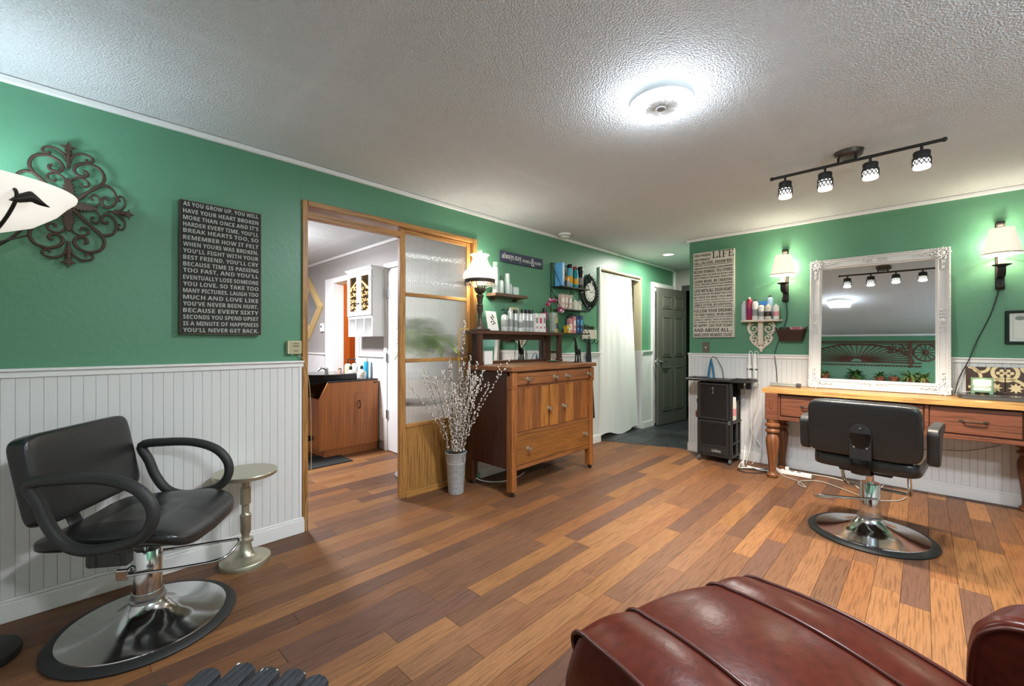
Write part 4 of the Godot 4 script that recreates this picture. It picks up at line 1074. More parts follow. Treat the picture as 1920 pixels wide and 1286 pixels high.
func left_wall_things() -> void:
	# floating shelf
	var s := thing("floating_shelf", "short rustic brown plank shelf on the green wall above the sideboard", "shelf", V(2.90, 1.655, -2.915))
	part("plank", nb().bx(-0.22, 0.22, 0, 0.028, 0, 0.13, 0.003), M.shelf_wood, s)
	part("bracket", nb().bx(-0.16, -0.14, -0.03, 0.0, 0, 0.05).bx(0.14, 0.16, -0.03, 0.0, 0, 0.05), M.shelf_wood, s)
	var g := "products on the floating shelf"
	var y := 1.684
	mat("mint_can", hx("c7d8cf"), 0.35)
	bottle("tall pale mist bottle with clear cap behind the lamp shade", V(2.73, y, -2.84), 0.285, 0.028, M.pale_can, M.clear_glass, "can", M.mint_can, g)
	bottle("pale bottle with dark pump on the floating shelf", V(2.80, y, -2.84), 0.17, 0.028, M.pale_can, M.black_cap, "pump", M.mint_can, g)
	bottle("tall mint and white tube bottle on the floating shelf", V(2.885, y, -2.84), 0.195, 0.026, M.mint_can, M.white_plastic, "can", M.pale_can, g)
	bottle("small clear spray bottle on the floating shelf", V(2.945, y, -2.85), 0.11, 0.012, M.mint_can, M.white_plastic, "spray", null, g)
	carton("small mint glass-look box at the end of the floating shelf", V(3.0, y, -2.85), V(0.075, 0.08, 0.04), M.mint_can, M.pale_can, 0.0, g)
	# humble and kind
	var h := thing("word_plaque", "slim dark blue plaque with white script hanging tilted-looking on the green wall", "sign", V(3.165, 2.0, -2.915))
	h.set_meta("label", "slim dark blue plaque with white lettering above the floating shelf")
	part("board", nb().bx(-0.315, 0.315, 0, 0.108, 0, 0.018, 0.002), M.sign_blue, h)
	line(h, "always stay", "script", V(-0.155, 0.056, 0.0185), 0.27, 0.07, M.white_ink)
	line(h, "HUMBLE", "serif", V(0.06, 0.048, 0.0185), 0.13, 0.026, M.white_ink)
	line(h, "&", "script", V(0.155, 0.05, 0.0185), 0.05, 0.078, M.white_ink)
	line(h, "KIND", "serif", V(0.235, 0.048, 0.0185), 0.1, 0.026, M.white_ink)
	# wire shelf
	var x0 := 3.63; var x1 := 4.16
	var w := thing("wire_shelf", "three tier black wire wall shelf with triangular sides", "shelf", V(3.9, 1.32, -2.915))
	var fr := nb()
	var lv := [1.325, 1.583, 1.83]
	var L3 := func(x: float, yy: float, z: float) -> Vector3: return V(x - 3.9, yy - 1.32, z + 2.915)
	for x in [x0, (x0 + x1) / 2, x1]:
		if x != (x0 + x1) / 2: fr.tube([L3.call(x, 2.09, -2.908), L3.call(x, 1.325, -2.908)], 0.004, 6)
	for i in 3:
		var tp: float = [1.555, 1.81, 2.09][i]
		for x in [x0, x1]:
			fr.tube([L3.call(x, tp, -2.908), L3.call(x + (0.0 if i != 1 else 0.0), lv[i], -2.765)], 0.0038, 6)
		if i < 2:
			var mx := (x0 + x1) / 2
			fr.tube([L3.call(mx, tp, -2.84), L3.call(mx - 0.16, lv[i], -2.765)], 0.0035, 6)
			fr.tube([L3.call(mx, tp, -2.84), L3.call(mx + 0.2, lv[i], -2.765)], 0.0035, 6)
	fr.tube([L3.call(x0, 2.09, -2.908), L3.call(x1, 2.09, -2.908)], 0.004, 6)
	part("wire_frame", fr, M.black_iron, w)
	for i in 3:
		part("shelf_plate", nb().bx(x0 - 3.9, x1 - 3.9, lv[i] - 1.32 - 0.003, lv[i] - 1.32 + 0.003, 0.005, 0.152, 0.001).bx(x0 - 3.9, x1 - 3.9, lv[i] - 1.32 - 0.006, lv[i] - 1.32 + 0.008, 0.148, 0.153), M.black_iron, w)
	var gg := "products on the wire shelf"
	mat("sky", hx("5aa7dd"), 0.45); mat("cyan", hx("6cc0d4"), 0.35); mat("teal", hx("1f9aa3"), 0.35); mat("red", hx("b6322f"), 0.35); mat("orange", hx("dc9a30"), 0.5)
	mat("blush", hx("cdb2a6"), 0.5); mat("cream_can", hx("e3e0cf"), 0.45); mat("navy", hx("3c4a78"), 0.45); mat("rose", hx("d58f92"), 0.4); mat("yellow", hx("e2ae2e"), 0.5)
	var zc := -2.835
	carton("tall blue and white carton at the end of the top wire shelf", V(3.69, 1.834, zc), V(0.055, 0.255, 0.09), M.sky, M.white_card, 0.2, gg)
	var og := thing("ornament", "small orange and grey house ornament on the top wire shelf", "ornament", V(3.78, 1.834, -2.81), 0.3)
	part("house", nb().box(V(0, 0.035, 0), V(0.08, 0.07, 0.04), 0.002), M.grey_plastic, og)
	part("roof", nb().ext([Vector2(-0.04, 0.0), Vector2(0.04, 0.0), Vector2(0.0, 0.05)], -0.022, 0.022), M.orange, og, V(0, 0.07, 0))
	bottle("cyan spray can with black cap on the top wire shelf", V(3.872, 1.834, zc), 0.262, 0.034, M.cyan, M.black_cap, "can", M.yellow, gg)
	bottle("teal can with yellow label on the top wire shelf", V(3.95, 1.834, -2.81), 0.21, 0.028, M.teal, M.teal, "can", M.yellow, gg)
	bottle("red can with red cap behind the teal can", V(4.0, 1.834, -2.86), 0.255, 0.028, M.red, M.red, "can", M.black_cap, gg)
	bottle("black patterned can at the far end of the top wire shelf", V(4.075, 1.834, zc), 0.26, 0.033, M.black_cap, M.black_cap, "can", M.label_grey, gg)
	for i in 3: carton("one of three blush pink cartons on the middle wire shelf", V(3.72 + 0.066 * i, 1.587, zc), V(0.06, 0.168, 0.05), M.blush, M.white_card, 0.0, "three blush cartons")
	for i in 2: bottle("one of two square cream bottles on the middle wire shelf", V(3.965 + 0.075 * i, 1.587, zc), 0.12, 0.032, M.cream_can, M.white_plastic, "box", null, "two cream bottles")
	carton("small yellow box on the lowest wire shelf", V(3.79, 1.329, -2.81), V(0.07, 0.085, 0.05), M.yellow, M.white_card, 0.0, gg)
	bottle("rose pink bottle with black cap on the lowest wire shelf", V(3.865, 1.329, zc), 0.2, 0.032, M.rose, M.black_cap, "can", M.white_card, gg)
	carton("rose carton with white panel on the lowest wire shelf", V(3.932, 1.329, zc), V(0.05, 0.195, 0.05), M.rose, M.white_card, 0.0, gg)
	for i in 2: carton("one of two navy blue cartons on the lowest wire shelf", V(3.995 + 0.07 * i, 1.329, zc), V(0.055, 0.205, 0.05), M.navy, M.sky, 0.0, "two navy cartons")
	# clock
	var c := thing("wall_clock", "oval black ornate baroque clock with a white face on the green wall", "clock", V(4.355, 1.832, -2.915))
	part("backing", nb().lathe([[0.0, 0.0], [0.172, 0.0], [0.178, 0.012], [0.15, 0.024], [0.112, 0.032], [0.105, 0.02], [0.0, 0.02]], 40), M.black_gloss, c, Vector3.ZERO, V(PI / 2, 0, 0))
	for ring in [[0.172, 30, 0.017], [0.147, 26, 0.014], [0.124, 24, 0.011]]:
		for i in ring[1]:
			var a: float = TAU * i / ring[1] + ring[0]
			var p := []
			for q in curl(Vector2(0, 0), ring[2], 0.003, a, a + 5.6, 12): p.append(V(cos(a) * ring[0] + q.x, sin(a) * ring[0] + q.y, 0.052 - ring[0] * 0.17))
			part("scroll", nb().tube(p, 0.005, 6), M.black_gloss, c)
	c.scale = V(1.0, 1.06, 1.0)
	for s2 in [-1.0, 1.0]:
		part("crest", nb().blob(V(0, 0.19 * s2, 0.018), V(0.03, 0.022, 0.012), 1, 1, 12, 8).blob(V(0.03, 0.18 * s2, 0.018), V(0.018, 0.014, 0.01), 1, 1, 10, 6).blob(V(-0.03, 0.18 * s2, 0.018), V(0.018, 0.014, 0.01), 1, 1, 10, 6), M.black_gloss, c)
	var fc := part("face", nb().lathe([[0.0, 0.0], [0.103, 0.0], [0.103, 0.004], [0.0, 0.004]], 40), mat("dial", hx("dcdcd6"), 0.4), c, V(0, 0, 0.024), V(PI / 2, 0, 0))
	for i in 12:
		var a := TAU * i / 12
		part("hour_mark", nb().box(V(sin(a) * 0.084, cos(a) * 0.084, 0.029), V(0.009, 0.018, 0.002)), M.ink, c)
	part("hour_hand", nb().box(V(0.022, 0, 0), V(0.044, 0.007, 0.002)), M.ink, c, V(0, 0, 0.031), V(0, 0, 0.25))
	part("minute_hand", nb().box(V(0.035, 0, 0), V(0.07, 0.005, 0.002)), M.ink, c, V(0, 0, 0.033), V(0, 0, 0.2))
	# welcome hooks
	var k := thing("hook_board", "whitewashed welcome board with three black hooks beside the closet", "coat rack", V(4.36, 1.27, -2.915))
	var wb := mat("speckle_board", hx("d8d2c2"), 0.8)
	wb.albedo_texture = TX.mottle; wb.uv1_triplanar = true; wb.uv1_scale = Vector3.ONE * 14.0
	part("board", nb().bx(-0.155, 0.155, 0.0, 0.115, 0, 0.018, 0.003), wb, k)
	line(k, "Welcome", "script", V(0.0, 0.145, 0.008), 0.22, 0.06, M.bronze, Vector3.ZERO, 0.006)
	for x in [-0.1, 0.0, 0.1]:
		part("hook", nb().tube(spline([V(x, 0.01, 0.02), V(x, -0.035, 0.022), V(x + 0.008, -0.055, 0.04), V(x + 0.014, -0.04, 0.06), V(x + 0.018, -0.02, 0.066)], 5), 0.004, 6), M.black_iron, k)
const RW := -PI / 2   # things on the vanity wall: their own x runs along +z, their own z into the room

func hall() -> void:
	var c := thing("curtain", "long plain white curtain hanging in the closet opening", "curtain", V(4.62, 0.05, -2.96))
	part("cloth", nb().grid(func(u: float, w: float) -> Vector3:
		var wide := lerpf(1.06, 0.84, w)
		var fold := 0.016 * sin(u * 11.0 + 0.6 * sin(w * 3.0)) * (0.3 + 0.7 * (1.0 - w)) + 0.003 * sin(u * 37.0)
		return V(u * wide, w * 2.07 + 0.03 * sin(u * 9.0) * (1.0 - w) - 0.03 * u * (1.0 - w), 0.02 + fold), 90, 30), M.cloth_white, c)
	part("rod", nb().cyl(V(-0.02, 2.065, 0.02), V(1.06, 2.065, 0.02), 0.008, 10), M.white_trim, c)
	# the open dark door
	var d := shell("door_4", "dark grey six panel door standing open at the end of the hall")
	d.position = V(6.035, 0, -2.835)
	d.rotation.y = -atan2(0.10, 0.79)
	var w := 0.79
	part("slab", nb().bx(0, w, 0.012, 2.045, -0.0175, 0.0175, 0.002), M.door_dark, d)
	for x in [[0.11, 0.35], [0.44, 0.68]]:
		for y in [[0.22, 0.86], [1.02, 1.62], [1.74, 1.93]]:
			var p := part("panel", nb().bx(x[0] + 0.03, x[1] - 0.03, y[0] + 0.03, y[1] - 0.03, 0.012, 0.023, 0.008), M.door_dark, d)
			part("moulding", nb().bx(x[0], x[1], y[0], y[0] + 0.016, 0.015, 0.026, 0.006).bx(x[0], x[1], y[1] - 0.016, y[1], 0.015, 0.026, 0.006).bx(x[0], x[0] + 0.016, y[0], y[1], 0.015, 0.026, 0.006).bx(x[1] - 0.016, x[1], y[0], y[1], 0.015, 0.026, 0.006), M.door_dark, p)
	var lv := part("lever", nb().cyl(V(0.065, 0.95, 0.017), V(0.065, 0.95, 0.026), 0.03, 20).cyl(V(0.065, 0.95, 0.02), V(0.065, 0.95, 0.06), 0.01, 12).tube(spline([V(0.06, 0.95, 0.058), V(0.1, 0.955, 0.062), V(0.14, 0.945, 0.06), V(0.175, 0.952, 0.058)], 5), 0.009, 8), M.steel, d)
	part("latch_plate", nb().bx(-0.004, 0.001, 0.9, 1.0, -0.012, 0.012, 0.001).cyl(V(0.0, 0.95, 0), V(-0.04, 0.95, 0), 0.012, 10).blob(V(-0.045, 0.95, 0), V(0.016, 0.022, 0.022), 1, 1, 12, 8), M.steel, lv)
	var gc := thing("green_curtain", "dark green curtain hanging in the dim room beyond the open door", "curtain", V(7.45, 0.02, -2.9))
	part("cloth", nb().grid(func(u: float, k: float) -> Vector3: return V(0.03 * sin(u * 40.0), k * 1.95, u * 1.5), 60, 4), M.dark_green_cloth, gc)
	part("header_band", nb().bx(-0.03, 0.03, 1.95, 2.1, 0, 1.5, 0.004), M.cherry, gc)
	# ceiling: downlight and smoke detector
	var dl := thing("recessed_light", "small round recessed ceiling light in the hall", "light", V(5.52, CEIL, -2.44))
	part("trim_ring", nb().lathe([[0.062, 0.0], [0.085, -0.002], [0.088, -0.006], [0.075, -0.01], [0.062, -0.004]], 36), M.white_trim, dl)
	part("lens", nb().lathe([[0.0, -0.005], [0.064, -0.005], [0.064, 0.0], [0.0, 0.0]], 32), glow("down_lens", hx("ffffff"), 5.0), dl)
	lamp_area("hall_downlight", V(5.52, CEIL - 0.02, -2.44), Vector2(0.11, 0.11), L_HALL, hx("fffaf2"))
	var sd := thing("smoke_detector", "round white smoke detector on the ceiling by the left wall", "smoke detector", V(3.72, CEIL, -2.79))
	part("body", nb().lathe([[0.0, -0.042], [0.045, -0.042], [0.052, -0.036], [0.056, -0.022], [0.066, -0.018], [0.068, 0.0]], 32), M.white_plastic, sd)
	part("vent_ring", nb().lathe([[0.052, -0.03], [0.058, -0.028], [0.057, -0.024]], 32), M.grey_plastic, sd)

func life_sign() -> void:
	var w := 0.43; var h := 0.945
	var t := thing("life_sign", "tall cream canvas print full of dark capital lettering headed LIFE", "sign", V(4.93, 1.286, -1.663), RW)
	part("canvas", nb().bx(-w / 2, w / 2, 0, h, 0, 0.032, 0.003), M.sign_cream, t)
	var z := 0.0325
	line(t, "LIFE", "serif", V(0.1, h * 0.955, z), 0.22, 0.072, M.ink)
	line(t, "FIND A PASSION", "bold", V(-0.115, h * 0.965, z), 0.175, 0.026, M.ink)
	line(t, "AND PURSUE IT.", "bold", V(-0.115, h * 0.915, z), 0.175, 0.026, M.ink)
	var ls := [["FALL IN LOVE. DREAM BIG.", 235, 36], ["DRINK WINE. EAT GREAT FOOD AND SPEND QUALITY", 270, 16], ["TIME WITH GOOD FRIENDS. LAUGH EVERYDAY.", 305, 24], ["BELIEVE IN MAGIC. TELL STORIES.", 350, 40], ["REMINISCE ABOUT THE GOOD OLD DAYS BUT LOOK", 397, 22], ["WITH OPTIMISM TO THE FUTURE. TRAVEL OFTEN.", 433, 22], ["LEARN MORE. BE CREATIVE.", 480, 38], ["SPEND TIME WITH PEOPLE YOU ADMIRE.", 522, 22], ["SEIZE OPPORTUNITIES WHEN THEY REVEAL THEMSELVES.", 556, 18], ["LOVE WITH ALL YOUR HEART.", 604, 46], ["NEVER GIVE UP. DO WHAT YOU LOVE.", 652, 24], ["BE TRUE TO WHO YOU ARE.", 693, 26], ["MAKE TIME TO ENJOY THE SIMPLE THINGS IN LIFE.", 732, 17], ["SPEND TIME WITH FAMILY. FORGIVE EVEN WHEN IT'S HARD.", 763, 15], ["SMILE OFTEN. BE GRATEFUL.", 797, 28], ["BE THE CHANGE YOU WISH TO SEE IN THE WORLD.", 829, 16], ["FOLLOW YOUR DREAMS.", 876, 44], ["TRY NEW THINGS. WORK HARD.", 928, 32], ["DON'T COUNT THE MINUTES COUNT THE LAUGHS.", 963, 15], ["EMBRACE CHANGE. TRUST IN YOURSELF.", 995, 20], ["BE THANKFUL. BE NICE TO EVERYONE.", 1030, 22], ["BE HAPPY. LIVE FOR TODAY.", 1073, 38], ["AND ABOVE ALL...", 1134, 48], ["MAKE EVERY MOMENT COUNT.", 1198, 44]]
	for q in ls: line(t, q[0], "bold", V(0.0, h * (1.0 - (q[1] - 90) / 1142.0), z), w - 0.025, q[2] * 0.00083, M.ink)

func sconce(label: String, z: float) -> void:
	var t := thing("wall_sconce", label, "lamp", V(4.93, 1.635, z), RW, "candle wall sconces")
	part("back_plate", nb().bx(-0.024, 0.024, 0.0, 0.5, 0, 0.012, 0.003), M.black_iron, t)
	for y in [[0.49, 1.0], [0.015, -1.0]]:
		var p := []
		for q in curl(Vector2(0, 0), 0.026, 0.012, -PI / 2 if y[1] > 0 else PI / 2, (PI / 2 if y[1] > 0 else -PI / 2) + PI * 0.7 * y[1], 12): p.append(V(0, y[0] + q.y, 0.03 + q.x))
		part("plate_curl", nb().tube(p, 0.004, 10, true, 6.0, V(1, 0, 0)), M.black_iron, t)
	part("arm", nb().tube(spline([V(0, 0.09, 0.01), V(0, 0.085, 0.06), V(0, 0.1, 0.11), V(0, 0.135, 0.125), V(0, 0.16, 0.125)], 5), 0.0045, 10, true, 5.0, V(1, 0, 0)), M.black_iron, t)
	part("drip_dish", nb().lathe([[0.0, 0.155], [0.02, 0.155], [0.05, 0.168], [0.052, 0.172], [0.0, 0.168]], 28, V(0, 0, 0.125)), M.black_iron, t)
	part("candle_sleeve", nb().cyl(V(0, 0.165, 0.125), V(0, 0.285, 0.125), 0.019, 18), M.antique_white, t)
	var sh: StandardMaterial3D
	if M.has("shade_cloth"): sh = M.shade_cloth
	else:
		sh = mat("shade_cloth", hx("f3ece0"), 0.8)
		sh.backlight = Color(0.9, 0.9, 0.9); sh.emission_enabled = true; sh.emission = hx("fff1dc"); sh.emission_energy_multiplier = 0.55
	part("lamp_shade", nb().lathe([[0.104, 0.247], [0.064, 0.438], [0.0625, 0.438], [0.1025, 0.247]], 40, V(0, 0, 0.128)), sh, t)
	part("shade_trim", nb().lathe([[0.1045, 0.245], [0.105, 0.247], [0.1035, 0.256], [0.102, 0.256]], 40, V(0, 0, 0.128)), M.antique_white, t)
	part("bulb", nb().blob(V(0, 0.335, 0.128), V(0.018, 0.03, 0.018), 1, 1, 12, 8), M.bulb_white, t)
	lamp_omni("sconce_bulb", V(4.93 - 0.128, 1.635 + 0.34, z), L_SCONCE, hx("fff0dc"), 0.02)

func wall_extras() -> void:
	sconce("candle-style wall sconce with cream shade above the bracket shelf", -0.985)
	sconce("candle-style wall sconce with cream shade above the framed certificate", 0.415)
	solo("sconce_lead", nb().tube(spline([V(4.915, 1.64, -0.985), V(4.922, 1.5, -0.972), V(4.922, 1.38, -1.0), V(4.922, 1.2, -1.06), V(4.9, 1.1, -1.075), V(4.9, 0.95, -1.06), V(4.88, 0.83, -1.05)], 6), 0.0035, 6), M.black_plastic, "black cord dropping from the sconce behind the wicker basket", "cord")
	solo("sconce_lead", nb().tube(spline([V(4.915, 1.64, 0.412), V(4.92, 1.45, 0.37), V(4.92, 1.25, 0.3), V(4.89, 1.1, 0.255), V(4.89, 0.95, 0.2), V(4.86, 0.825, 0.175)], 6), 0.0035, 6), M.black_plastic, "black cord slanting from the sconce to the granite slab", "cord")
	# switch plate
	var sw := thing("switch_plate", "pewter ornamental switch plate beside the hall corner", "switch", V(4.93, 1.118, -1.748), RW)
	var pm := mat("pewter", hx("83796a"), 0.5, 0.6); relief(pm, "pebble", 0.25, Vector3.ONE * 12.0)
	part("plate", nb().bx(-0.037, 0.037, 0, 0.115, 0, 0.006, 0.002), pm, sw)
	part("toggle", nb().box(V(0, 0.058, 0.011), V(0.009, 0.022, 0.014), 0.002), M.white_plastic, sw)
	# ornate bracket shelf
	var b := thing("bracket_shelf", "small whitewashed carved bracket shelf on the green wall", "shelf", V(4.93, 1.135, -1.2), RW)
	part("shelf_board", nb().ext([Vector2(-0.19, 0), Vector2(0.19, 0), Vector2(0.17, -0.09), Vector2(0.13, -0.125), Vector2(-0.13, -0.125), Vector2(-0.17, -0.09)], 0.0, 0.018, 0.004), M.antique_white, b, V(0, 0.305, 0), V(-PI / 2, 0, 0) + V(0, 0, 0))
	for s in [-1.0, 1.0]:
		for q in [[0.066, 0.235, 0.052], [0.058, 0.145, 0.038], [0.035, 0.085, 0.025]]:
			var p := []
			for k in curl(Vector2(q[0] * s, q[1]), q[2], 0.006, PI / 2, PI / 2 - s * 9.0, 30): p.append(V(k.x, k.y, 0.012))
			part("carved_scroll", nb().tube(p, 0.009, 8, true, 0.9), M.antique_white, b)
		part("carved_edge", nb().tube(flat3(spline2([Vector2(0.1 * s, 0.3), Vector2(0.122 * s, 0.25), Vector2(0.105 * s, 0.195), Vector2(0.082 * s, 0.17), Vector2(0.1 * s, 0.14), Vector2(0.078 * s, 0.095), Vector2(0.04 * s, 0.06), Vector2(0.02 * s, 0.04)], 6), 0.012), 0.01, 8), M.antique_white, b)
	part("centre_post", nb().bx(-0.024, 0.024, 0.075, 0.305, 0.0, 0.05, 0.006).bx(-0.012, 0.012, 0.09, 0.3, 0.045, 0.062, 0.004).bx(-0.024, 0.024, 0.07, 0.085, 0, 0.056, 0.004), M.antique_white, b)
	part("drop_finial", nb().blob(V(0, 0.045, 0.014), V(0.024, 0.028, 0.014), 0.9, 0.9, 14, 8).blob(V(0, 0.015, 0.012), V(0.015, 0.018, 0.01), 1, 1, 12, 8), M.antique_white, b)
	var y := 1.459
	var g := "products on the bracket shelf"
	mat("clear_blue", hx("c9d6d6"), 0.2); mat("crimson", hx("a01f42"), 0.3); mat("baby_blue", hx("9fc3dc"), 0.35); mat("bright_blue", hx("2f7fd0"), 0.4); mat("oyster", hx("d9d6c6"), 0.4)
	bottle("clear squeeze bottle at the hall end of the bracket shelf", V(4.87, y, -1.345), 0.2, 0.026, M.clear_blue, M.white_plastic, "spray", null, g)
	bottle("crimson hairspray can on the bracket shelf", V(4.85, y, -1.29), 0.235, 0.028, M.crimson, M.white_plastic, "spray", M.magenta, g)
	bottle("white hairspray can beside the crimson can", V(4.84, y, -1.235), 0.205, 0.028, M.white_plastic, M.black_cap, "spray", M.label_grey, g)
	bottle("white bottle with black cap before the blue packet", V(4.835, y, -1.178), 0.16, 0.027, M.white_plastic, M.black_cap, "spray", M.label_grey, g)
	carton("bright blue packet at the back of the bracket shelf", V(4.895, y, -1.17), V(0.075, 0.19, 0.03), M.bright_blue, M.black_cap, RW, g)
	bottle("tall pale blue can at the back of the bracket shelf", V(4.895, y, -1.115), 0.245, 0.029, M.baby_blue, M.black_cap, "spray", null, g)
	bottle("oyster bottle with dark square label on the bracket shelf", V(4.835, y, -1.118), 0.155, 0.028, M.oyster, M.oyster, "spray", M.bronze, g)
	bottle("white and pink bottle at the basket end of the bracket shelf", V(4.85, y, -1.052), 0.15, 0.027, M.white_plastic, M.white_plastic, "spray", M.rose, g)
	# wicker basket
	var k := thing("wicker_basket", "small dark wicker basket hung on the green wall", "basket", V(4.93, 1.245, -0.935), RW)
	var rows := nb()
	for i in 9:
		var f := i / 8.0
		var a := lerpf(0.088, 0.112, f); var dd := lerpf(0.075, 0.1, f)
		var loop := []
		for q in 41:
			var s: float = q / 40.0 * 4.0
			var e := int(s) % 4
			var fr := s - int(s)
			var pt: Vector2 = [Vector2(-a, 0.004), Vector2(a, 0.004), Vector2(a, dd), Vector2(-a, dd)][e].lerp([Vector2(a, 0.004), Vector2(a, dd), Vector2(-a, dd), Vector2(-a, 0.004)][e], fr)
			var wob := 0.0025 * (1 if (q + i) % 2 == 0 else -1)
			loop.append(V(pt.x * (1 + wob), 0.005 + f * 0.1, pt.y + wob))
		loop[40] = loop[0]
		rows.tube(loop, 0.0062, 5)
	part("weave", rows, M.wicker, k)
	part("bottom", nb().bx(-0.085, 0.085, 0.0, 0.006, 0.004, 0.075), M.wicker, k)
	for s in [-1.0, 1.0]:
		part("handle", nb().tube(spline([V(0.105 * s, 0.1, 0.02), V(0.128 * s, 0.128, 0.035), V(0.13 * s, 0.13, 0.06), V(0.107 * s, 0.1, 0.085)], 5), 0.005, 6), M.wicker, k)
	var kg := "things in the wicker basket"
	solo("hair_brush", nb().blob(V(0, 0, 0), V(0.045, 0.018, 0.02), 0.8, 0.8, 14, 8).tube([V(0.03, 0, 0), V(0.08, 0.005, 0)], 0.008, 8), M.black_plastic, "black hair brush lying in the wicker basket", "brush", V(4.875, 1.365, -0.99), RW, kg)
	carton("pink and red carton lying in the wicker basket", V(4.87, 1.352, -0.885), V(0.1, 0.028, 0.045), M.rose, M.crimson, RW, kg)
	# certificate
	var c := thing("framed_certificate", "black framed certificate on the green wall beside the sconce cord", "picture frame", V(4.93, 1.215, 0.62), RW)
	part("frame", nb().bx(-0.18, 0.18, 0, 0.022, 0, 0.022, 0.005).bx(-0.18, 0.18, 0.232, 0.254, 0, 0.022, 0.005).bx(-0.18, -0.158, 0, 0.254, 0, 0.022, 0.005).bx(0.158, 0.18, 0, 0.254, 0, 0.022, 0.005), M.black_gloss, c)
	var ce := part("paper", nb().bx(-0.16, 0.16, 0.02, 0.234, 0.006, 0.01), M.white_card, c)
	part("border_line", nb().bx(-0.14, 0.14, 0.04, 0.042, 0.0095, 0.0108).bx(-0.14, 0.14, 0.214, 0.216, 0.0095, 0.0108).bx(-0.14, -0.138, 0.04, 0.216, 0.0095, 0.0108).bx(0.138, 0.14, 0.04, 0.216, 0.0095, 0.0108), M.label_grey, ce)
	part("oval_crest", nb().blob(V(-0.105, 0.195, 0.0105), V(0.026, 0.016, 0.001), 1, 1, 20, 6), M.grey_plastic, ce)
	part("print", nb().bx(-0.07, 0.07, 0.176, 0.181, 0.0095, 0.0106).bx(-0.06, 0.06, 0.13, 0.14, 0.0095, 0.0106).bx(-0.08, 0.08, 0.1, 0.104, 0.0095, 0.0106), M.label_grey, ce)
	part("glazing", nb().bx(-0.16, 0.16, 0.02, 0.234, 0.013, 0.0145), M.clear_glass, c)

func standing_mirror() -> void:
	var t := thing("standing_mirror", "large white ornate framed mirror leaning on the butcher block", "mirror", V(4.812, 0.813, -0.312))
	t.basis = Basis(V(0, 0, 1), deg_to_rad(-5.25)) * Basis(V(0, 1, 0), RW)
	var w := 0.93; var h := 1.185
	var hw := w / 2
	var sides := [[V(0, h, 0), w, 0.0], [V(0, 0, 0), w, PI], [V(-hw, h / 2, 0), h, PI / 2], [V(hw, h / 2, 0), h, -PI / 2]]
	for s in sides:
		# local x along the side, y outward; mitred
		var b := nb()
		b.t = Transform3D(Basis(V(0, 0, 1), s[2]), s[0])
		var l: float = s[1] / 2
		for q in [[0.0, 0.016, 0.036, 0.006], [0.014, 0.03, 0.028, 0.004], [0.028, 0.066, 0.021, 0.004], [0.064, 0.078, 0.03, 0.005], [0.076, 0.088, 0.018, 0.002]]:
			b.ext([Vector2(-l + q[0], -q[0]), Vector2(l - q[0], -q[0]), Vector2(l - q[1], -q[1]), Vector2(-l + q[1], -q[1])], -0.012, q[2], q[3])
		# beaded outer edge
		var n := int(s[1] / 0.02)
		for i in n: b.blob(V(-l + 0.01 + i * s[1] / n, -0.008, 0.036), V(0.007, 0.005, 0.004), 1, 1, 7, 5)
		# cresting along the middle
		for i in 7:
			var a := (i - 3) * 0.028
			for e in [-1.0, 1.0]:
				var p := []
				for k in curl(Vector2(a, -0.046 + 0.012 * e), 0.013 - absf(a) * 0.06, 0.003, 0.0, 5.2 * e, 12): p.append(V(k.x, k.y, 0.026))
				b.tube(p, 0.006, 6)
		b.blob(V(0, -0.046, 0.024), V(0.02, 0.018, 0.01), 1, 1, 14, 8)
		part("frame_side", b, M.white_ornate, t)
	for sx in [-1.0, 1.0]:
		for sy in [0.0, 1.0]:
			var b := nb()
			var c0 := V(sx * (hw - 0.045), sy * h + (0.045 if sy == 0.0 else -0.045), 0.024)
			b.blob(c0, V(0.024, 0.024, 0.013), 1, 1, 14, 8)
			for i in 9:
				var a := TAU * i / 9
				var p := []
				for k in curl(Vector2(c0.x + cos(a) * 0.034, c0.y + sin(a) * 0.034), 0.014, 0.003, a, a + 5.0, 12): p.append(V(k.x, k.y, 0.031))
				b.tube(p, 0.0065, 6)
			for i in 4:
				for ax in 2:
					var p := []
					var off := 0.06 + 0.022 * i
					var cc := Vector2(c0.x - (sx * off if ax == 0 else 0.0), c0.y + (0.0 if ax == 0 else off * (1.0 if sy == 0.0 else -1.0)))
					for k in curl(cc, 0.012 - 0.0015 * i, 0.003, 0.0, 5.0 * (1 if i % 2 else -1), 10): p.append(V(k.x, k.y, 0.028))
					b.tube(p, 0.006, 6)
			part("corner_ornament", b, M.white_ornate, t)
	part("glass", nb().bx(-hw + 0.08, hw - 0.08, 0.08, h - 0.08, -0.004, 0.002), M.mirror, t)
	part("backing", nb().bx(-hw + 0.02, hw - 0.02, 0.02, h - 0.02, -0.014, -0.006), M.shelf_wood, t)

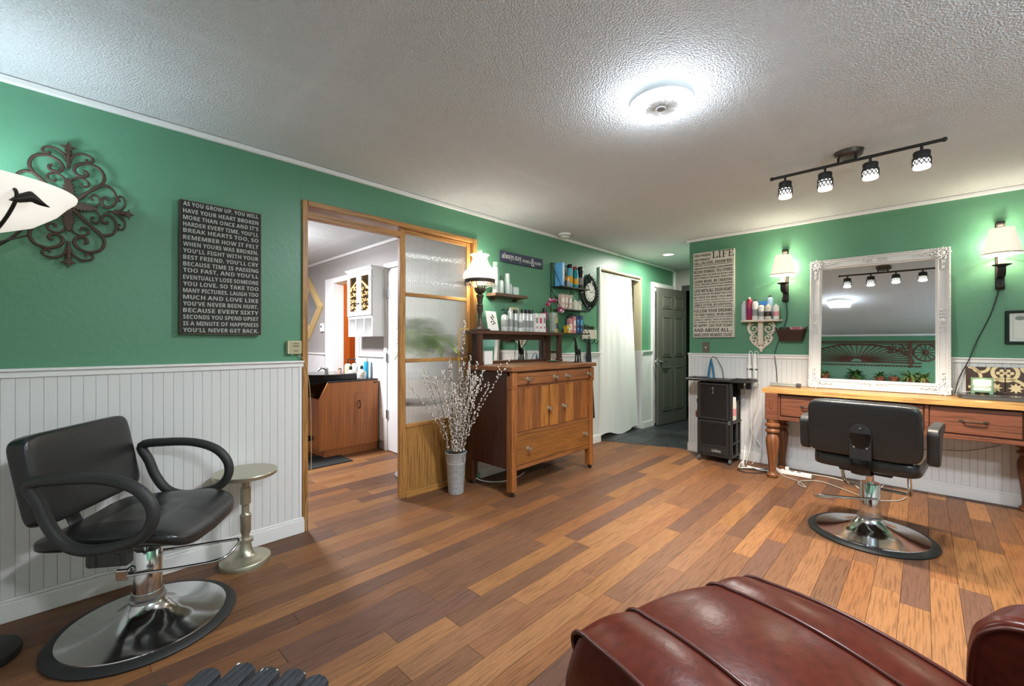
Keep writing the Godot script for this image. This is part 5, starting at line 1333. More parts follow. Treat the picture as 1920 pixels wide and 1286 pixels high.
func vanity() -> void:
	var x0 := 4.425; var x1 := 4.895
	var z0 := -1.075; var z1 := 0.62
	var o := V((x0 + x1) / 2, 0, (z0 + z1) / 2)
	var t := thing("vanity_table", "long vanity table with butcher block top, drawers and turned wooden legs", "table", o)
	var hx2 := (x1 - x0) / 2; var hz := (z1 - z0) / 2
	# butcher block of glued strips
	var n := 9
	var w := (x1 - x0) / n
	for i in n:
		part("top_strip", nb().bx(-hx2 + w * i + 0.0002, -hx2 + w * (i + 1) - 0.0002, 0.772, 0.812, -hz, hz, 0.0012), [M.butcher_z, M.butcher_a, M.butcher_b][(i * 2) % 3], t)
	var ax := hx2 - 0.035
	for sx in [-1.0, 1.0]:
		for sz in [-1.0, 1.0]:
			var lx: float = sx * (ax - 0.015); var lz: float = sz * (hz - 0.075)
			var lg := part("leg", nb().lathe([[0.0, 0.0], [0.03, 0.0], [0.044, 0.008], [0.046, 0.028], [0.032, 0.04], [0.03, 0.06], [0.035, 0.14], [0.047, 0.25], [0.054, 0.32], [0.052, 0.36], [0.04, 0.392], [0.034, 0.402], [0.055, 0.415], [0.058, 0.428], [0.042, 0.444], [0.038, 0.452], [0.06, 0.468], [0.06, 0.486], [0.042, 0.5], [0.048, 0.514], [0.048, 0.53], [0.0, 0.53]], 32, V(lx, 0, lz)), M.vanity_y, t)
			part("leg_block", nb().box(V(lx, 0.65, lz), V(0.1, 0.245, 0.1), 0.004).box(V(lx + sx * 0.052, 0.68, lz), V(0.008, 0.09, 0.025), 0.003), M.vanity_z, lg)
	part("apron", nb().bx(-ax + 0.02, -ax + 0.04, 0.53, 0.772, -hz + 0.1, hz - 0.1).bx(ax - 0.03, ax - 0.01, 0.53, 0.772, -hz + 0.1, hz - 0.1).bx(-ax, ax, 0.53, 0.772, -hz + 0.06, -hz + 0.08).bx(-ax, ax, 0.53, 0.772, hz - 0.08, hz - 0.06).bx(-ax - 0.002, -ax + 0.03, 0.53, 0.56, -hz + 0.1, hz - 0.1, 0.003), M.vanity_z, t)
	var span := 2 * (hz - 0.125)
	for i in 3:
		var a := -hz + 0.125 + span / 3 * i
		var b := a + span / 3
		part("divider", nb().bx(-ax - 0.002, -ax + 0.03, 0.53, 0.772, a - 0.012, a + 0.012, 0.002), M.vanity_z, t)
		var dr := part("drawer", nb().bx(-ax + 0.002, -ax + 0.028, 0.572, 0.758, a + 0.016, b - 0.016, 0.004), M.vanity_z, t)
		var c := (a + b) / 2
		part("pull", nb().tube(spline([V(-ax + 0.004, 0.665, c - 0.055), V(-ax - 0.022, 0.665, c - 0.05), V(-ax - 0.024, 0.665, c), V(-ax - 0.022, 0.665, c + 0.05), V(-ax + 0.004, 0.665, c + 0.055)], 5), 0.0055, 8).bx(-ax, -ax + 0.006, 0.655, 0.675, c - 0.075, c - 0.045, 0.002).bx(-ax, -ax + 0.006, 0.655, 0.675, c + 0.045, c + 0.075, 0.002), M.bronze, dr)

func vanity_things() -> void:
	# flat iron at the end of the top
	var f := thing("flat_iron", "silver and black hair straightener lying on the butcher block end", "hair tool", V(4.70, 0.813, -0.965), 1.35)
	part("plates", nb().box(V(0, 0.012, 0.0), V(0.24, 0.016, 0.028), 0.006), M.silver_can, f)
	part("upper_plate", nb().box(V(0, 0.028, 0.0), V(0.23, 0.012, 0.026), 0.005), M.silver_can, f)
	part("swivel", nb().cyl(V(-0.12, 0.02, 0), V(-0.15, 0.02, 0), 0.019, 16), M.grey_plastic, f)
	# granite slab and tiles
	var gr := thing("granite_slab", "dark polished granite slab lying on the butcher block", "slab", V(4.74, 0.813, 0.40))
	part("slab", nb().ext([Vector2(-0.14, 0.17), Vector2(-0.07, 0.215), Vector2(0.12, 0.215), Vector2(0.12, -0.2), Vector2(-0.14, -0.2)], 0.0, 0.028, 0.002), M.granite, gr, Vector3.ZERO, V(-PI / 2, 0, 0) + V(0, 0, 0))
	part("rough_edge", nb().bx(-0.1405, -0.139, 0.002, 0.022, -0.2, 0.14), M.grey_plastic, gr)
	mat("tile_brown", hx("4a352b"), 0.25); mat("tile_cream", hx("e4cfa0"), 0.25)
	for i in 2:
		var z := 0.335 + 0.204 * i
		var t := thing("patterned_tile", "brown and cream patterned ceramic tile leaning behind the lit sign" if i == 0 else "brown and cream patterned ceramic tile beneath the framed certificate", "tile", V(4.868, 0.842, z), 0.0, "patterned tiles")
		t.basis = Basis(V(0, 0, 1), -0.08) * Basis(V(0, 1, 0), RW)
		part("tile_body", nb().bx(-0.1, 0.1, 0, 0.2, 0, 0.009, 0.0015), M.tile_brown, t)
		var m := -1.0 if i == 0 else 1.0
		# glazed pattern, mirrored between the two
		var q := nb()
		var arc := func(c: Vector2, r: float, w: float, a0: float, a1: float) -> void:
			var p := []
			for k in 17: p.append(c + Vector2(cos(lerpf(a0, a1, k / 16.0)), sin(lerpf(a0, a1, k / 16.0))) * (r + w))
			for k in 17: p.append(c + Vector2(cos(lerpf(a1, a0, k / 16.0)), sin(lerpf(a1, a0, k / 16.0))) * r)
			var p2 := []
			for e in p: p2.append(Vector2(clampf(e.x * m, -0.099, 0.099), clampf(e.y, 0.001, 0.199)))
			q.ext(p2, 0.0088, 0.0098)
		arc.call(Vector2(-0.1, 0.16), 0.05, 0.022, -PI / 2, PI / 2 * 0.9)
		arc.call(Vector2(-0.1, 0.0), 0.105, 0.02, 0.0, PI / 2)
		arc.call(Vector2(0.1, 0.12), 0.07, 0.018, PI * 0.55, PI * 1.45)
		arc.call(Vector2(0.02, 0.2), 0.03, 0.02, PI, TAU)
		var star := []
		for k in 16:
			var rr := 0.04 if k % 2 == 0 else 0.022
			star.append(Vector2(clampf((-0.05 + cos(TAU * k / 16) * rr) * m, -0.099, 0.099), 0.045 + sin(TAU * k / 16) * rr))
		q.ext(star, 0.0088, 0.0098)
		for k in 4: q.blob(V((-0.085 + 0.018 * cos(TAU * k / 4)) * m, 0.155 + 0.018 * sin(TAU * k / 4), 0.0092), V(0.012, 0.012, 0.001), 1, 1, 10, 6)
		part("cream_glaze", q, M.tile_cream, t)
		part("clip", nb().bx(-0.1 * m - 0.012, -0.1 * m + 0.012, -0.002, 0.018, -0.004, 0.016, 0.003), M.tile_brown, t)
	# lit box sign
	var b := thing("lightbox_sign", "small green framed lit sign reading Life is Beautiful", "sign", V(4.75, 0.842, 0.312), RW + 0.0)
	var gm := mat("sage_frame", hx("6f8f78"), 0.5)
	part("frame", nb().bx(-0.058, 0.058, 0.012, 0.03, -0.02, 0.012, 0.003).bx(-0.058, 0.058, 0.108, 0.124, -0.02, 0.012, 0.003).bx(-0.058, -0.044, 0.012, 0.124, -0.02, 0.012, 0.003).bx(0.044, 0.058, 0.012, 0.124, -0.02, 0.012, 0.003).bx(-0.058, -0.036, 0.0, 0.014, -0.02, 0.012, 0.002).bx(0.036, 0.058, 0.0, 0.014, -0.02, 0.012, 0.002), gm, b)
	part("lit_panel", nb().bx(-0.045, 0.045, 0.028, 0.11, -0.004, 0.004), glow("panel_light", hx("ffeec0"), 1.1), b)
	part("word_band", nb().bx(-0.044, 0.044, 0.046, 0.066, 0.0035, 0.0055), gm, b)
	line(b, "LIFE IS", "serif", V(0, 0.082, 0.005), 0.078, 0.022, gm)
	line(b, "BEAUTIFUL", "bold", V(0, 0.056, 0.0062), 0.08, 0.013, M.white_ink)
	lamp_omni("lightbox_glow", V(4.735, 0.93, 0.312), L_BOX, hx("ffe6b0"), 0.03)
	solo("sign_lead", nb().tube(spline([V(4.775, 0.855, 0.29), V(4.8, 0.848, 0.22), V(4.84, 0.82, 0.18), V(4.88, 0.9, 0.2), V(4.9, 1.05, 0.24)], 6), 0.002, 5), M.white_plastic, "thin white cord running from the lit sign", "cord")

func salon_cart() -> void:
	var t := thing("salon_cart", "black plastic rolling salon cart with louvred door against the wainscot", "cart", V(4.74, 0, -1.55), RW)
	# own x along the wall (right = +z), own z towards the room
	var W := 0.17; var D := 0.14
	for sx in [-1.0, 1.0]:
		for sz in [-1.0, 1.0]:
			part("caster", nb().cyl(V(sx * (W - 0.02) - 0.012, 0.026, sz * (D - 0.01)), V(sx * (W - 0.02) + 0.012, 0.026, sz * (D - 0.01)), 0.026, 18).cyl(V(sx * (W - 0.02), 0.04, sz * (D - 0.01)), V(sx * (W - 0.02), 0.075, sz * (D - 0.01)), 0.008, 8), M.grey_plastic, t)
	part("base", nb().bx(-W, W, 0.06, 0.085, -D, D, 0.005), M.black_plastic, t)
	part("left_side", nb().bx(-W, -W + 0.014, 0.08, 0.82, -D, D, 0.003), M.black_plastic, t)
	part("back_panel", nb().bx(-W, W - 0.03, 0.08, 0.82, -D, -D + 0.012), M.black_plastic, t)
	part("post", nb().bx(W - 0.028, W, 0.08, 0.82, D - 0.028, D, 0.004), M.black_plastic, t)
	part("post", nb().bx(W - 0.028, W, 0.08, 0.82, -D, -D + 0.028, 0.004), M.black_plastic, t)
	part("shelf", nb().bx(-W, W + 0.01, 0.41, 0.43, -D, D, 0.004), M.black_plastic, t)
	part("side_rail", nb().bx(W - 0.01, W, 0.2, 0.215, -D, D).bx(W - 0.01, W, 0.425, 0.44, -D, D).bx(W - 0.012, W, 0.08, 0.42, -0.045, 0.0), M.black_plastic, t)
	for q in [[0.44, 0.81], [0.16, 0.425]]:
		var d := part("door_frame", nb().bx(-W + 0.012, W - 0.03, q[0], q[0] + 0.02, D - 0.012, D + 0.006, 0.003).bx(-W + 0.012, W - 0.03, q[1] - 0.02, q[1], D - 0.012, D + 0.006, 0.003).bx(-W + 0.012, -W + 0.035, q[0], q[1], D - 0.012, D + 0.006, 0.003).bx(W - 0.055, W - 0.03, q[0], q[1], D - 0.012, D + 0.006, 0.003), M.black_plastic, t)
		var n := int((q[1] - q[0] - 0.04) / 0.0125)
		for i in n:
			part("louvre", nb().box(Vector3.ZERO, V(0.25, 0.011, 0.005), 0.001), M.black_plastic, d, V(-0.01, q[0] + 0.026 + i * 0.0125, D - 0.001), V(0.5, 0, 0))
	part("kick_panel", nb().bx(-W, W - 0.03, 0.085, 0.16, D - 0.012, D + 0.004, 0.004), M.black_plastic, t)
	line(t, "Goldenz", "script", V(0.02, 0.125, D + 0.0045), 0.09, 0.028, M.silver_can)
	part("key", nb().cyl(V(-0.01, 0.765, D + 0.002), V(-0.01, 0.765, D + 0.014), 0.011, 14).bx(-0.014, -0.006, 0.715, 0.758, D + 0.01, D + 0.013, 0.001).blob(V(-0.01, 0.712, D + 0.0115), V(0.009, 0.009, 0.002), 1, 1, 10, 6), M.steel, t)
	part("hinge_knob", nb().bx(W - 0.04, W - 0.012, 0.4, 0.44, D, D + 0.012, 0.003), M.grey_plastic, t)
	part("top_tray", nb().ext([Vector2(-0.3, -0.13), Vector2(-0.27, -0.16), Vector2(0.28, -0.16), Vector2(0.34, -0.12), Vector2(0.34, 0.1), Vector2(-0.3, 0.1)], 0.0, 0.022, 0.005), M.black_plastic, t, V(0, 0.83, 0), V(-PI / 2, 0, 0))
	part("tray_rim", nb().bx(-0.29, -0.12, 0.85, 0.862, 0.08, 0.09, 0.002).bx(-0.29, -0.12, 0.85, 0.862, -0.05, -0.04, 0.002).bx(-0.29, -0.28, 0.85, 0.862, -0.05, 0.09, 0.002).bx(-0.13, -0.12, 0.85, 0.862, -0.05, 0.09, 0.002), M.black_plastic, t)
	part("tool_ring", nb().bx(0.15, 0.33, 0.85, 0.862, 0.1, 0.112, 0.002).bx(0.15, 0.33, 0.85, 0.862, -0.05, -0.04, 0.002).bx(0.15, 0.16, 0.85, 0.862, -0.05, 0.112, 0.002).bx(0.32, 0.33, 0.85, 0.862, -0.05, 0.112, 0.002).bx(0.235, 0.245, 0.85, 0.862, -0.05, 0.112, 0.002).bx(0.18, 0.24, 0.76, 0.84, -0.02, 0.03, 0.006).bx(0.26, 0.31, 0.76, 0.84, -0.02, 0.03, 0.006), M.black_plastic, t)
	part("side_pocket", nb().bx(-W - 0.035, -W, 0.44, 0.51, 0.02, 0.1, 0.004), mat("rust_plastic", hx("7c4030"), 0.4), t)
	# things on and in the cart
	var cg := "things on the salon cart"
	solo("clipper", nb().tube(spline([V(0, 0, 0), V(-0.005, 0.08, 0.01), V(-0.01, 0.16, 0.0)], 4), [0.02, 0.021, 0.022, 0.022, 0.021, 0.02, 0.019, 0.018, 0.016], 10), M.black_plastic, "black clipper standing in the cart's side pocket", "clipper", V(4.68, 0.47, -1.737), 0.0, cg)
	bottle("white bottle with square label inside the cart", V(4.66, 0.431, -1.42), 0.16, 0.028, M.white_plastic, M.white_plastic, "spray", M.label_grey, cg)
	bottle("tall blush spray can inside the cart", V(4.74, 0.431, -1.41), 0.24, 0.028, M.oyster, M.white_plastic, "can", M.rose, cg)
	solo("black_jar", nb().lathe([[0.0, 0.0], [0.045, 0.0], [0.048, 0.01], [0.048, 0.06], [0.05, 0.062], [0.05, 0.085], [0.045, 0.09], [0.0, 0.09]], 28), M.black_plastic, "round black jar with lid inside the cart", "jar", V(4.655, 0.431, -1.51), 0.0, cg)
	for i in 4: solo("product_tube", nb().tube([V(0, 0, 0), V(0.0, 0.12, 0.004), V(0, 0.2, 0.0)], [0.03, 0.03, 0.034], 14), M.grey_plastic, "dark bottle at the back of the cart's open shelf", "bottle", V(4.83, 0.431, -1.42 - 0.07 * i), 0.0, "dark bottles in the cart")
	var ir := thing("blue_straightener", "blue hair straightener standing open on the cart", "hair tool", V(4.77, 0.853, -1.64), RW)
	part("arm", nb().tube([V(-0.03, 0, 0), V(-0.018, 0.1, 0), V(0.0, 0.2, 0)], [0.012, 0.011, 0.009], 10), mat("steel_blue", hx("2f6c8f"), 0.35), ir)
	part("arm", nb().tube([V(0.03, 0, 0), V(0.018, 0.1, 0), V(0.0, 0.2, 0)], [0.012, 0.011, 0.009], 10), M.steel_blue, ir)
	part("cord", nb().tube(spline([V(0, 0.2, 0), V(0.02, 0.225, 0), V(0.06, 0.2, 0), V(0.11, 0.1, 0.0), V(0.125, 0.0, 0.0)], 6), 0.004, 6), M.black_plastic, ir)
	# two white curling irons hanging by the cart
	for i in 2:
		var z := -1.298 + 0.052 * i
		var w := thing("curling_iron", "white curling iron hanging on the wainscot beside the cart", "hair tool", V(4.88, 0.86, z), RW, "hanging curling irons")
		part("handle", nb().lathe([[0.0, 0.0], [0.02, 0.002], [0.021, 0.08], [0.018, 0.1], [0.024, 0.105], [0.024, 0.125], [0.016, 0.14], [0.016, 0.24], [0.012, 0.255], [0.0, 0.258]], 20), M.white_plastic, w)
		part("ring_band", nb().lathe([[0.0215, 0.088], [0.0225, 0.09], [0.0225, 0.098], [0.0215, 0.1]], 20), M.black_cap, w)
		part("clamp", nb().box(V(0, 0.06, 0.024), V(0.012, 0.1, 0.008), 0.003), M.white_plastic, w)
		part("cord_loop", nb().tube(spline([V(0, 0.255, 0), V(0.004, 0.28, 0.008), V(0.02, 0.278, 0.016), V(0.035, 0.24, 0.02), V(0.045, 0.0, 0.02), V(0.02, -0.25, 0.02), V(0.03 - 0.06 * i, -0.5, 0.03), V(0.02 + 0.05 * i, -0.7, 0.06), V(0.0, -0.85, 0.11)], 7), 0.004, 6), M.white_plastic, w)

func floor_cords() -> void:
	var s := thing("power_strip", "white power strip on the floor behind the turned table leg", "power strip", V(4.66, 0, -0.98), 0.0)
	part("body", nb().box(V(0, 0.02, 0.08), V(0.055, 0.036, 0.34), 0.006), M.white_plastic, s)
	for i in 5: part("socket", nb().box(V(-0.004, 0.0385, -0.05 + 0.05 * i), V(0.026, 0.002, 0.03), 0.0005), M.grey_plastic, s)
	part("plug", nb().box(V(-0.01, 0.055, -0.04), V(0.03, 0.035, 0.03), 0.005), M.white_plastic, s)
	part("plug", nb().box(V(-0.01, 0.055, 0.06), V(0.03, 0.035, 0.03), 0.005), M.white_plastic, s)
	var g := "loose cords around the power strip"
	var wh := func(pts: Array, r: float, m: Material, lab: String) -> void: solo("extension_lead", nb().tube(spline(pts, 7), r, 6), m, lab, "cord", Vector3.ZERO, 0.0, g)
	var grey := mat("grey_cord", hx("a5a196"), 0.5)
	wh.call([V(4.63, 0.03, -1.0), V(4.55, 0.006, -0.92), V(4.47, 0.006, -0.8), V(4.33, 0.006, -0.72), V(4.38, 0.006, -0.78), V(4.5, 0.006, -0.78), V(4.6, 0.006, -0.66), V(4.5, 0.006, -0.5), V(4.35, 0.006, -0.3), V(4.45, 0.006, -0.15), V(4.6, 0.006, -0.1)], 0.0045, grey, "grey cord looping over the planks below the vanity drawers")
	wh.call([V(4.7, 0.03, -0.73), V(4.8, 0.006, -0.6), V(4.72, 0.006, -0.45), V(4.6, 0.006, -0.38), V(4.7, 0.006, -0.28), V(4.86, 0.006, -0.25)], 0.0045, mat("cream_cord", hx("cfc7b2"), 0.5), "cream cord running under the vanity to the baseboard")
	wh.call([V(4.86, 0.806, -1.06), V(4.86, 0.7, -1.12), V(4.86, 0.45, -1.13), V(4.84, 0.2, -1.12), V(4.76, 0.04, -1.06), V(4.66, 0.05, -1.0)], 0.005, M.grey_plastic, "dark grey cord hanging beside the left vanity leg")
	wh.call([V(4.66, 0.02, -1.32), V(4.58, 0.006, -1.22), V(4.6, 0.006, -1.1), V(4.66, 0.006, -1.05), V(4.52, 0.006, -1.1), V(4.44, 0.006, -1.22), V(4.5, 0.006, -1.3), V(4.6, 0.006, -1.2), V(4.64, 0.02, -1.06)], 0.0045, M.black_plastic, "black cord coiled on the planks before the power strip")
	for i in 3:
		wh.call([V(4.74 - 0.02 * i, 0.1 + 0.05 * i, -1.29), V(4.66 - 0.02 * i, 0.02, -1.32 + 0.02 * i), V(4.56, 0.008 + 0.006 * i, -1.3 + 0.04 * i), V(4.62, 0.012 + 0.005 * i, -1.2 - 0.02 * i), V(4.66 - 0.03 * i, 0.01, -1.12), V(4.6 + 0.03 * i, 0.012, -1.06 + 0.01 * i), V(4.65, 0.045, -1.0)], 0.0045, M.white_plastic, "white cord tangled on the floor between the cart and the power strip")
	wh.call([V(4.905, 0.45, 0.42), V(4.9, 0.38, 0.25), V(4.9, 0.36, 0.1), V(4.9, 0.33, -0.1)], 0.003, grey, "thin cord stapled along the wainscot under the vanity")
# light each lamp gives, at one metre
const L_CEIL := 5.2
const L_RING := 0.28
const L_TRACK := 2.3
const L_TORCH := 0.22
const L_TORCH_UNSEEN := 2.9
const L_PARLOR := 0.25
const L_SCONCE := 0.17
const L_HALL := 3.2
const L_BOX := 0.012
const L_OTHER := 10.0

func ceiling_lights() -> void:
	var p := V(1.965, CEIL, -0.905)
	var t := thing("ceiling_fan_light", "round white ceiling light with a glowing ring and a fan grille in its middle", "light", p)
	part("housing", nb().lathe([[0.082, -0.06], [0.139, -0.05], [0.144, -0.036], [0.148, -0.032], [0.15, -0.005], [0.145, 0.0]], 56), glow("glowing_housing", hx("dfe4e6"), 0.1), t)  # housing given a faint glow so the ring lights reach the ceiling
	part("glow_ring", nb().lathe([[0.078, -0.055], [0.09, -0.063], [0.118, -0.065], [0.136, -0.059], [0.145, -0.046], [0.144, -0.035]], 56), glow("ring_light", hx("e9f4ff"), 2.0), t)
	part("grille_well", nb().lathe([[0.0, -0.045], [0.074, -0.046], [0.078, -0.055]], 40), glow("grille_glow", hx("e6ebee"), 0.5), t)
	for i in 32:
		var a := TAU * i / 32
		part("grille_blade", nb().tube([V(cos(a) * 0.022, -0.054, sin(a) * 0.022), V(cos(a + 0.22) * 0.05, -0.054, sin(a + 0.22) * 0.05), V(cos(a + 0.5) * 0.077, -0.055, sin(a + 0.5) * 0.077)], 0.0022, 4), M.white_plastic, t)
	part("hub", nb().lathe([[0.0, -0.061], [0.02, -0.061], [0.024, -0.057], [0.024, -0.045]], 24), mat("hub_grey", hx("a5a9aa"), 0.6), t)
	var unseen_twin := V(0.7, CEIL, 1.2)  # unseen ceiling lamp behind the camera, lights the left wainscot and floor
	dup(t, unseen_twin, 0.0, "unseen round ceiling light behind the camera, placed to light the left wainscot")
	for q in [p, unseen_twin]:
		for i in 5: lamp_omni("ceiling_ring_glow", q + V(cos(TAU * i / 5) * 0.112, -0.05, sin(TAU * i / 5) * 0.112), L_RING / 5.0, hx("e6f1ff"), 0.01)
		lamp_area("ceiling_panel", q + V(0, -0.072, 0), Vector2(0.24, 0.24), L_CEIL, hx("f4f7ff"))
	# track with four heads
	var k := thing("track_light", "black ceiling track bar with four lit lattice lamp heads", "light", V(3.335, CEIL, -0.335))
	part("canopy", nb().lathe([[0.0, -0.03], [0.062, -0.03], [0.07, -0.024], [0.072, -0.006], [0.076, 0.0]], 36), M.bronze, k)
	part("bar", nb().tube([V(-0.012, -0.063, -0.41), V(-0.012, -0.063, 0.415)], 0.0095, 10).blob(V(-0.012, -0.063, -0.41), V(0.013, 0.013, 0.013), 1, 1, 10, 8).blob(V(-0.012, -0.063, 0.415), V(0.013, 0.013, 0.013), 1, 1, 10, 8), M.track_metal, k)
	for z in [-0.05, 0.035]: part("stem", nb().cyl(V(-0.006, -0.028, z), V(-0.01, -0.06, z), 0.007, 8), M.track_metal, k)
	var zs := [-0.668, -0.451, -0.231, -0.01]
	var hm := glow("head_glass", hx("fffdf6"), 1.4)
	for i in 4:
		var z: float = zs[i] + 0.335
		var drop := 0.012 if i < 2 else 0.0
		var h := part("lamp_head", nb().cyl(V(-0.012, -0.065, z), V(-0.012, -0.108, z), 0.007, 10).lathe([[0.0, -0.1], [0.034, -0.102], [0.038, -0.108], [0.036, -0.135], [0.041, -0.139], [0.041, -0.147], [0.034, -0.15]], 24, V(-0.012, 0, z)), M.track_metal, k)
		part("glass_cup", nb().lathe([[0.0, -0.198 - drop], [0.035, -0.198 - drop], [0.0375, -0.194 - drop], [0.036, -0.148]], 24, V(-0.012, 0, z)), hm, h)
		var lt := nb()
		for q in 12:
			for s in [-1.0, 1.0]:
				var p2 := []
				for e in 5:
					var a: float = TAU * q / 12 + s * e * 0.14
					p2.append(V(-0.012 + cos(a) * 0.0395, -0.148 - (0.034 + drop) * e / 4.0, z + sin(a) * 0.0395))
				lt.tube(p2, 0.0024, 4)
		if drop > 0: lt.lathe([[0.0385, -0.158], [0.041, -0.158], [0.041, -0.164], [0.0385, -0.164]], 24, V(-0.012, 0, z))
		part("lattice", lt, M.track_metal, h)
		lamp_spot("track_lamp", V(3.323, CEIL - 0.215 - drop, zs[i]), V(3.323 + 0.32, 0, zs[i] + 0.1 * (i - 1.5)), L_TRACK, hx("fff0dc"), 52.0, 0.03)

func recliner() -> void:
	var t := thing("leather_recliner", "oxblood leather recliner with its piped footrest raised", "recliner", V(1.194, 0, -0.293), -deg_to_rad(22.0))
	# own x across the footrest, own z towards the seat
	var hw := 0.345
	var crown := func(x: float, z: float) -> float:
		var f := clampf((z + 0.31) / 0.62, 0.0, 1.0)
		return 0.395 + 0.085 * sin(PI * (0.16 + 0.6 * f)) - 0.02 * pow(absf(x) / hw, 3.0)
	var zs := -0.30
	var ze := 0.36
	var xs := [-hw, -hw * 0.46, hw * 0.5, hw]
	for i in 3:
		var a: float = xs[i]; var b: float = xs[i + 1]
		var top := func(u: float, w: float) -> Vector3:
			# across u, along w from the underside of the front lip to the seat end
			var x := lerpf(a, b, u)
			var puff := 0.012 * sin(PI * u)
			if w < 0.3:
				var g := w / 0.3
				var an := lerpf(-PI * 0.55, PI * 0.5, g)
				return V(x, 0.34 + (crown.call(x, zs + 0.07) - 0.34) * (0.5 + 0.5 * sin(an)) + puff * g, zs + 0.07 - 0.085 * cos(an) - puff * 0.5)
			var z := lerpf(zs + 0.07, ze, (w - 0.3) / 0.7)
			return V(x, crown.call(x, z) + puff, z)
		part("top_panel", nb().grid(top, 14, 40, true), M.leather, t)
	for i in 4:
		var x: float = xs[i]
		var p := []
		for q in 15:
			var an := lerpf(-PI * 0.55, PI * 0.5, q / 14.0)
			p.append(V(x, 0.342 + (crown.call(x, zs + 0.07) - 0.338) * (0.5 + 0.5 * sin(an)), zs + 0.07 - 0.088 * cos(an)))
		for q in range(1, 12): p.append(V(x, crown.call(x, lerpf(zs + 0.07, ze, q / 11.0)) + 0.003, lerpf(zs + 0.07, ze, q / 11.0)))
		part("piping", nb().tube(p, 0.0065, 8), M.leather_pipe, t)
	for s in [-1.0, 1.0]:
		var side := func(u: float, w: float) -> Vector3:
			var z := lerpf(zs - 0.012, ze, u)
			var topy: float = crown.call(s * hw, z) if z > zs + 0.07 else 0.34 + (crown.call(s * hw, zs + 0.07) - 0.34) * sqrt(maxf(0.0, 1.0 - pow((zs + 0.07 - z) / 0.086, 2.0)))
			return V(s * (hw + 0.028 * sin(PI * w)), lerpf(0.16, topy, w), z)
		part("side_panel", nb().grid(side, 24, 12, s > 0), M.leather, t)
	part("underside", nb().bx(-hw + 0.01, hw - 0.01, 0.15, 0.36, zs + 0.0, ze, 0.02), M.leather, t)
	for i in 12: part("nail_head", nb().blob(V(-hw - 0.008, 0.175, zs + 0.04 + 0.03 * i), V(0.005, 0.006, 0.006), 1, 1, 8, 6), M.bronze, t)
	# seat, back and arms
	part("seat_cushion", nb().blob(V(0, 0.40, 0.66), V(0.40, 0.1, 0.3), 0.3, 0.2, 40, 16), M.leather, t)
	part("seat_piping", nb().tube(loop_xz(0.39, 0.29, 0.0, 0.0, 0.2), 0.0065, 8), M.leather_pipe, t, V(0, 0.475, 0.66))
	part("frame", nb().bx(-0.43, 0.43, 0.06, 0.32, 0.4, 1.15, 0.02), M.leather, t)
	for q in [V(-0.4, 0, 0.5), V(0.4, 0, 0.5), V(-0.4, 0, 1.1), V(0.4, 0, 1.1)]: part("foot", nb().lathe([[0.0, 0.0], [0.025, 0.0], [0.03, 0.065], [0.0, 0.065]], 14, q), M.dresser_dark, t)
	for s in [-1.0, 1.0]:
		var prof := spline2([Vector2(-0.215, 0.08), Vector2(-0.222, 0.3), Vector2(-0.217, 0.49), Vector2(-0.185, 0.565), Vector2(-0.1, 0.602), Vector2(0.1, 0.615), Vector2(0.6, 0.615), Vector2(0.62, 0.08)], 7)
		var b := nb()
		b.t = Transform3D(Basis(V(0, 0, 1), V(0, 1, 0), V(-1, 0, 0)), V(s * 0.52, 0, 0.43))
		b.ext(prof, -0.075, 0.075, 0.022, true)
		var ar := part("arm", b, M.leather, t)
		var pp := []
		for q in prof: pp.append(V(s * 0.52 - s * 0.074, q.y - 0.018, 0.43 + q.x + 0.014))
		part("arm_piping", nb().tube(pp, 0.0065, 8), M.leather_pipe, ar)
	part("backrest", nb().blob(V(0, 0.55, 1.1), V(0.42, 0.34, 0.13), 0.3, 0.35, 36, 20), M.leather, t, V(0, 0.02, 0.02), V(0, 0, 0))

func slat_table() -> void:
	var c := V(0.12, 0, -0.975)
	var t := thing("round_slat_table", "round rustic table of black painted weathered slats", "table", c, atan2(0.552, 0.834))
	var n := 8
	var r := RandomNumberGenerator.new(); r.seed = 2
	for i in n:
		var z := -0.27 + 0.54 * (i + 0.5) / n
		var l := sqrt(0.31 * 0.31 - z * z)
		var a := l + r.randf_range(-0.012, 0.012)
		var w := 0.028
		# chipped ends
		var p := [Vector2(-l, -w), Vector2(-l - 0.004, 0), Vector2(-l, w), Vector2(a - 0.01, w), Vector2(a, w * 0.6), Vector2(a + 0.006, w * 0.1), Vector2(a + 0.002, -w * 0.5), Vector2(a - 0.008, -w)]
		part("slat", nb().ext(p, -0.028, 0.0, 0.004), M.black_slat, t, V(0, 0.42 + r.randf_range(-0.003, 0.003), z), V(-PI / 2, 0, 0))
		var ch := nb()
		for q in 5: ch.blob(V(a - 0.004 - 0.012 * r.randf(), 0.418 - 0.008 * r.randf(), z + r.randf_range(-w, w)), V(0.005 * r.randf() + 0.001, 0.003, 0.003 * r.randf() + 0.001), 1, 1, 7, 5)
		part("bare_chip", ch, M.sign_cream, t)
	part("batten", nb().bx(-0.03, 0.03, 0.365, 0.392, -0.24, 0.24, 0.004).bx(-0.19, -0.13, 0.365, 0.392, -0.2, 0.2, 0.004).bx(0.13, 0.19, 0.365, 0.392, -0.2, 0.2, 0.004), M.black_slat, t)
	for q in [V(-0.16, 0, -0.15), V(0.16, 0, -0.15), V(-0.16, 0, 0.15), V(0.16, 0, 0.15)]: part("leg", nb().box(q + V(0, 0.183, 0), V(0.045, 0.366, 0.045), 0.004), M.black_slat, t)

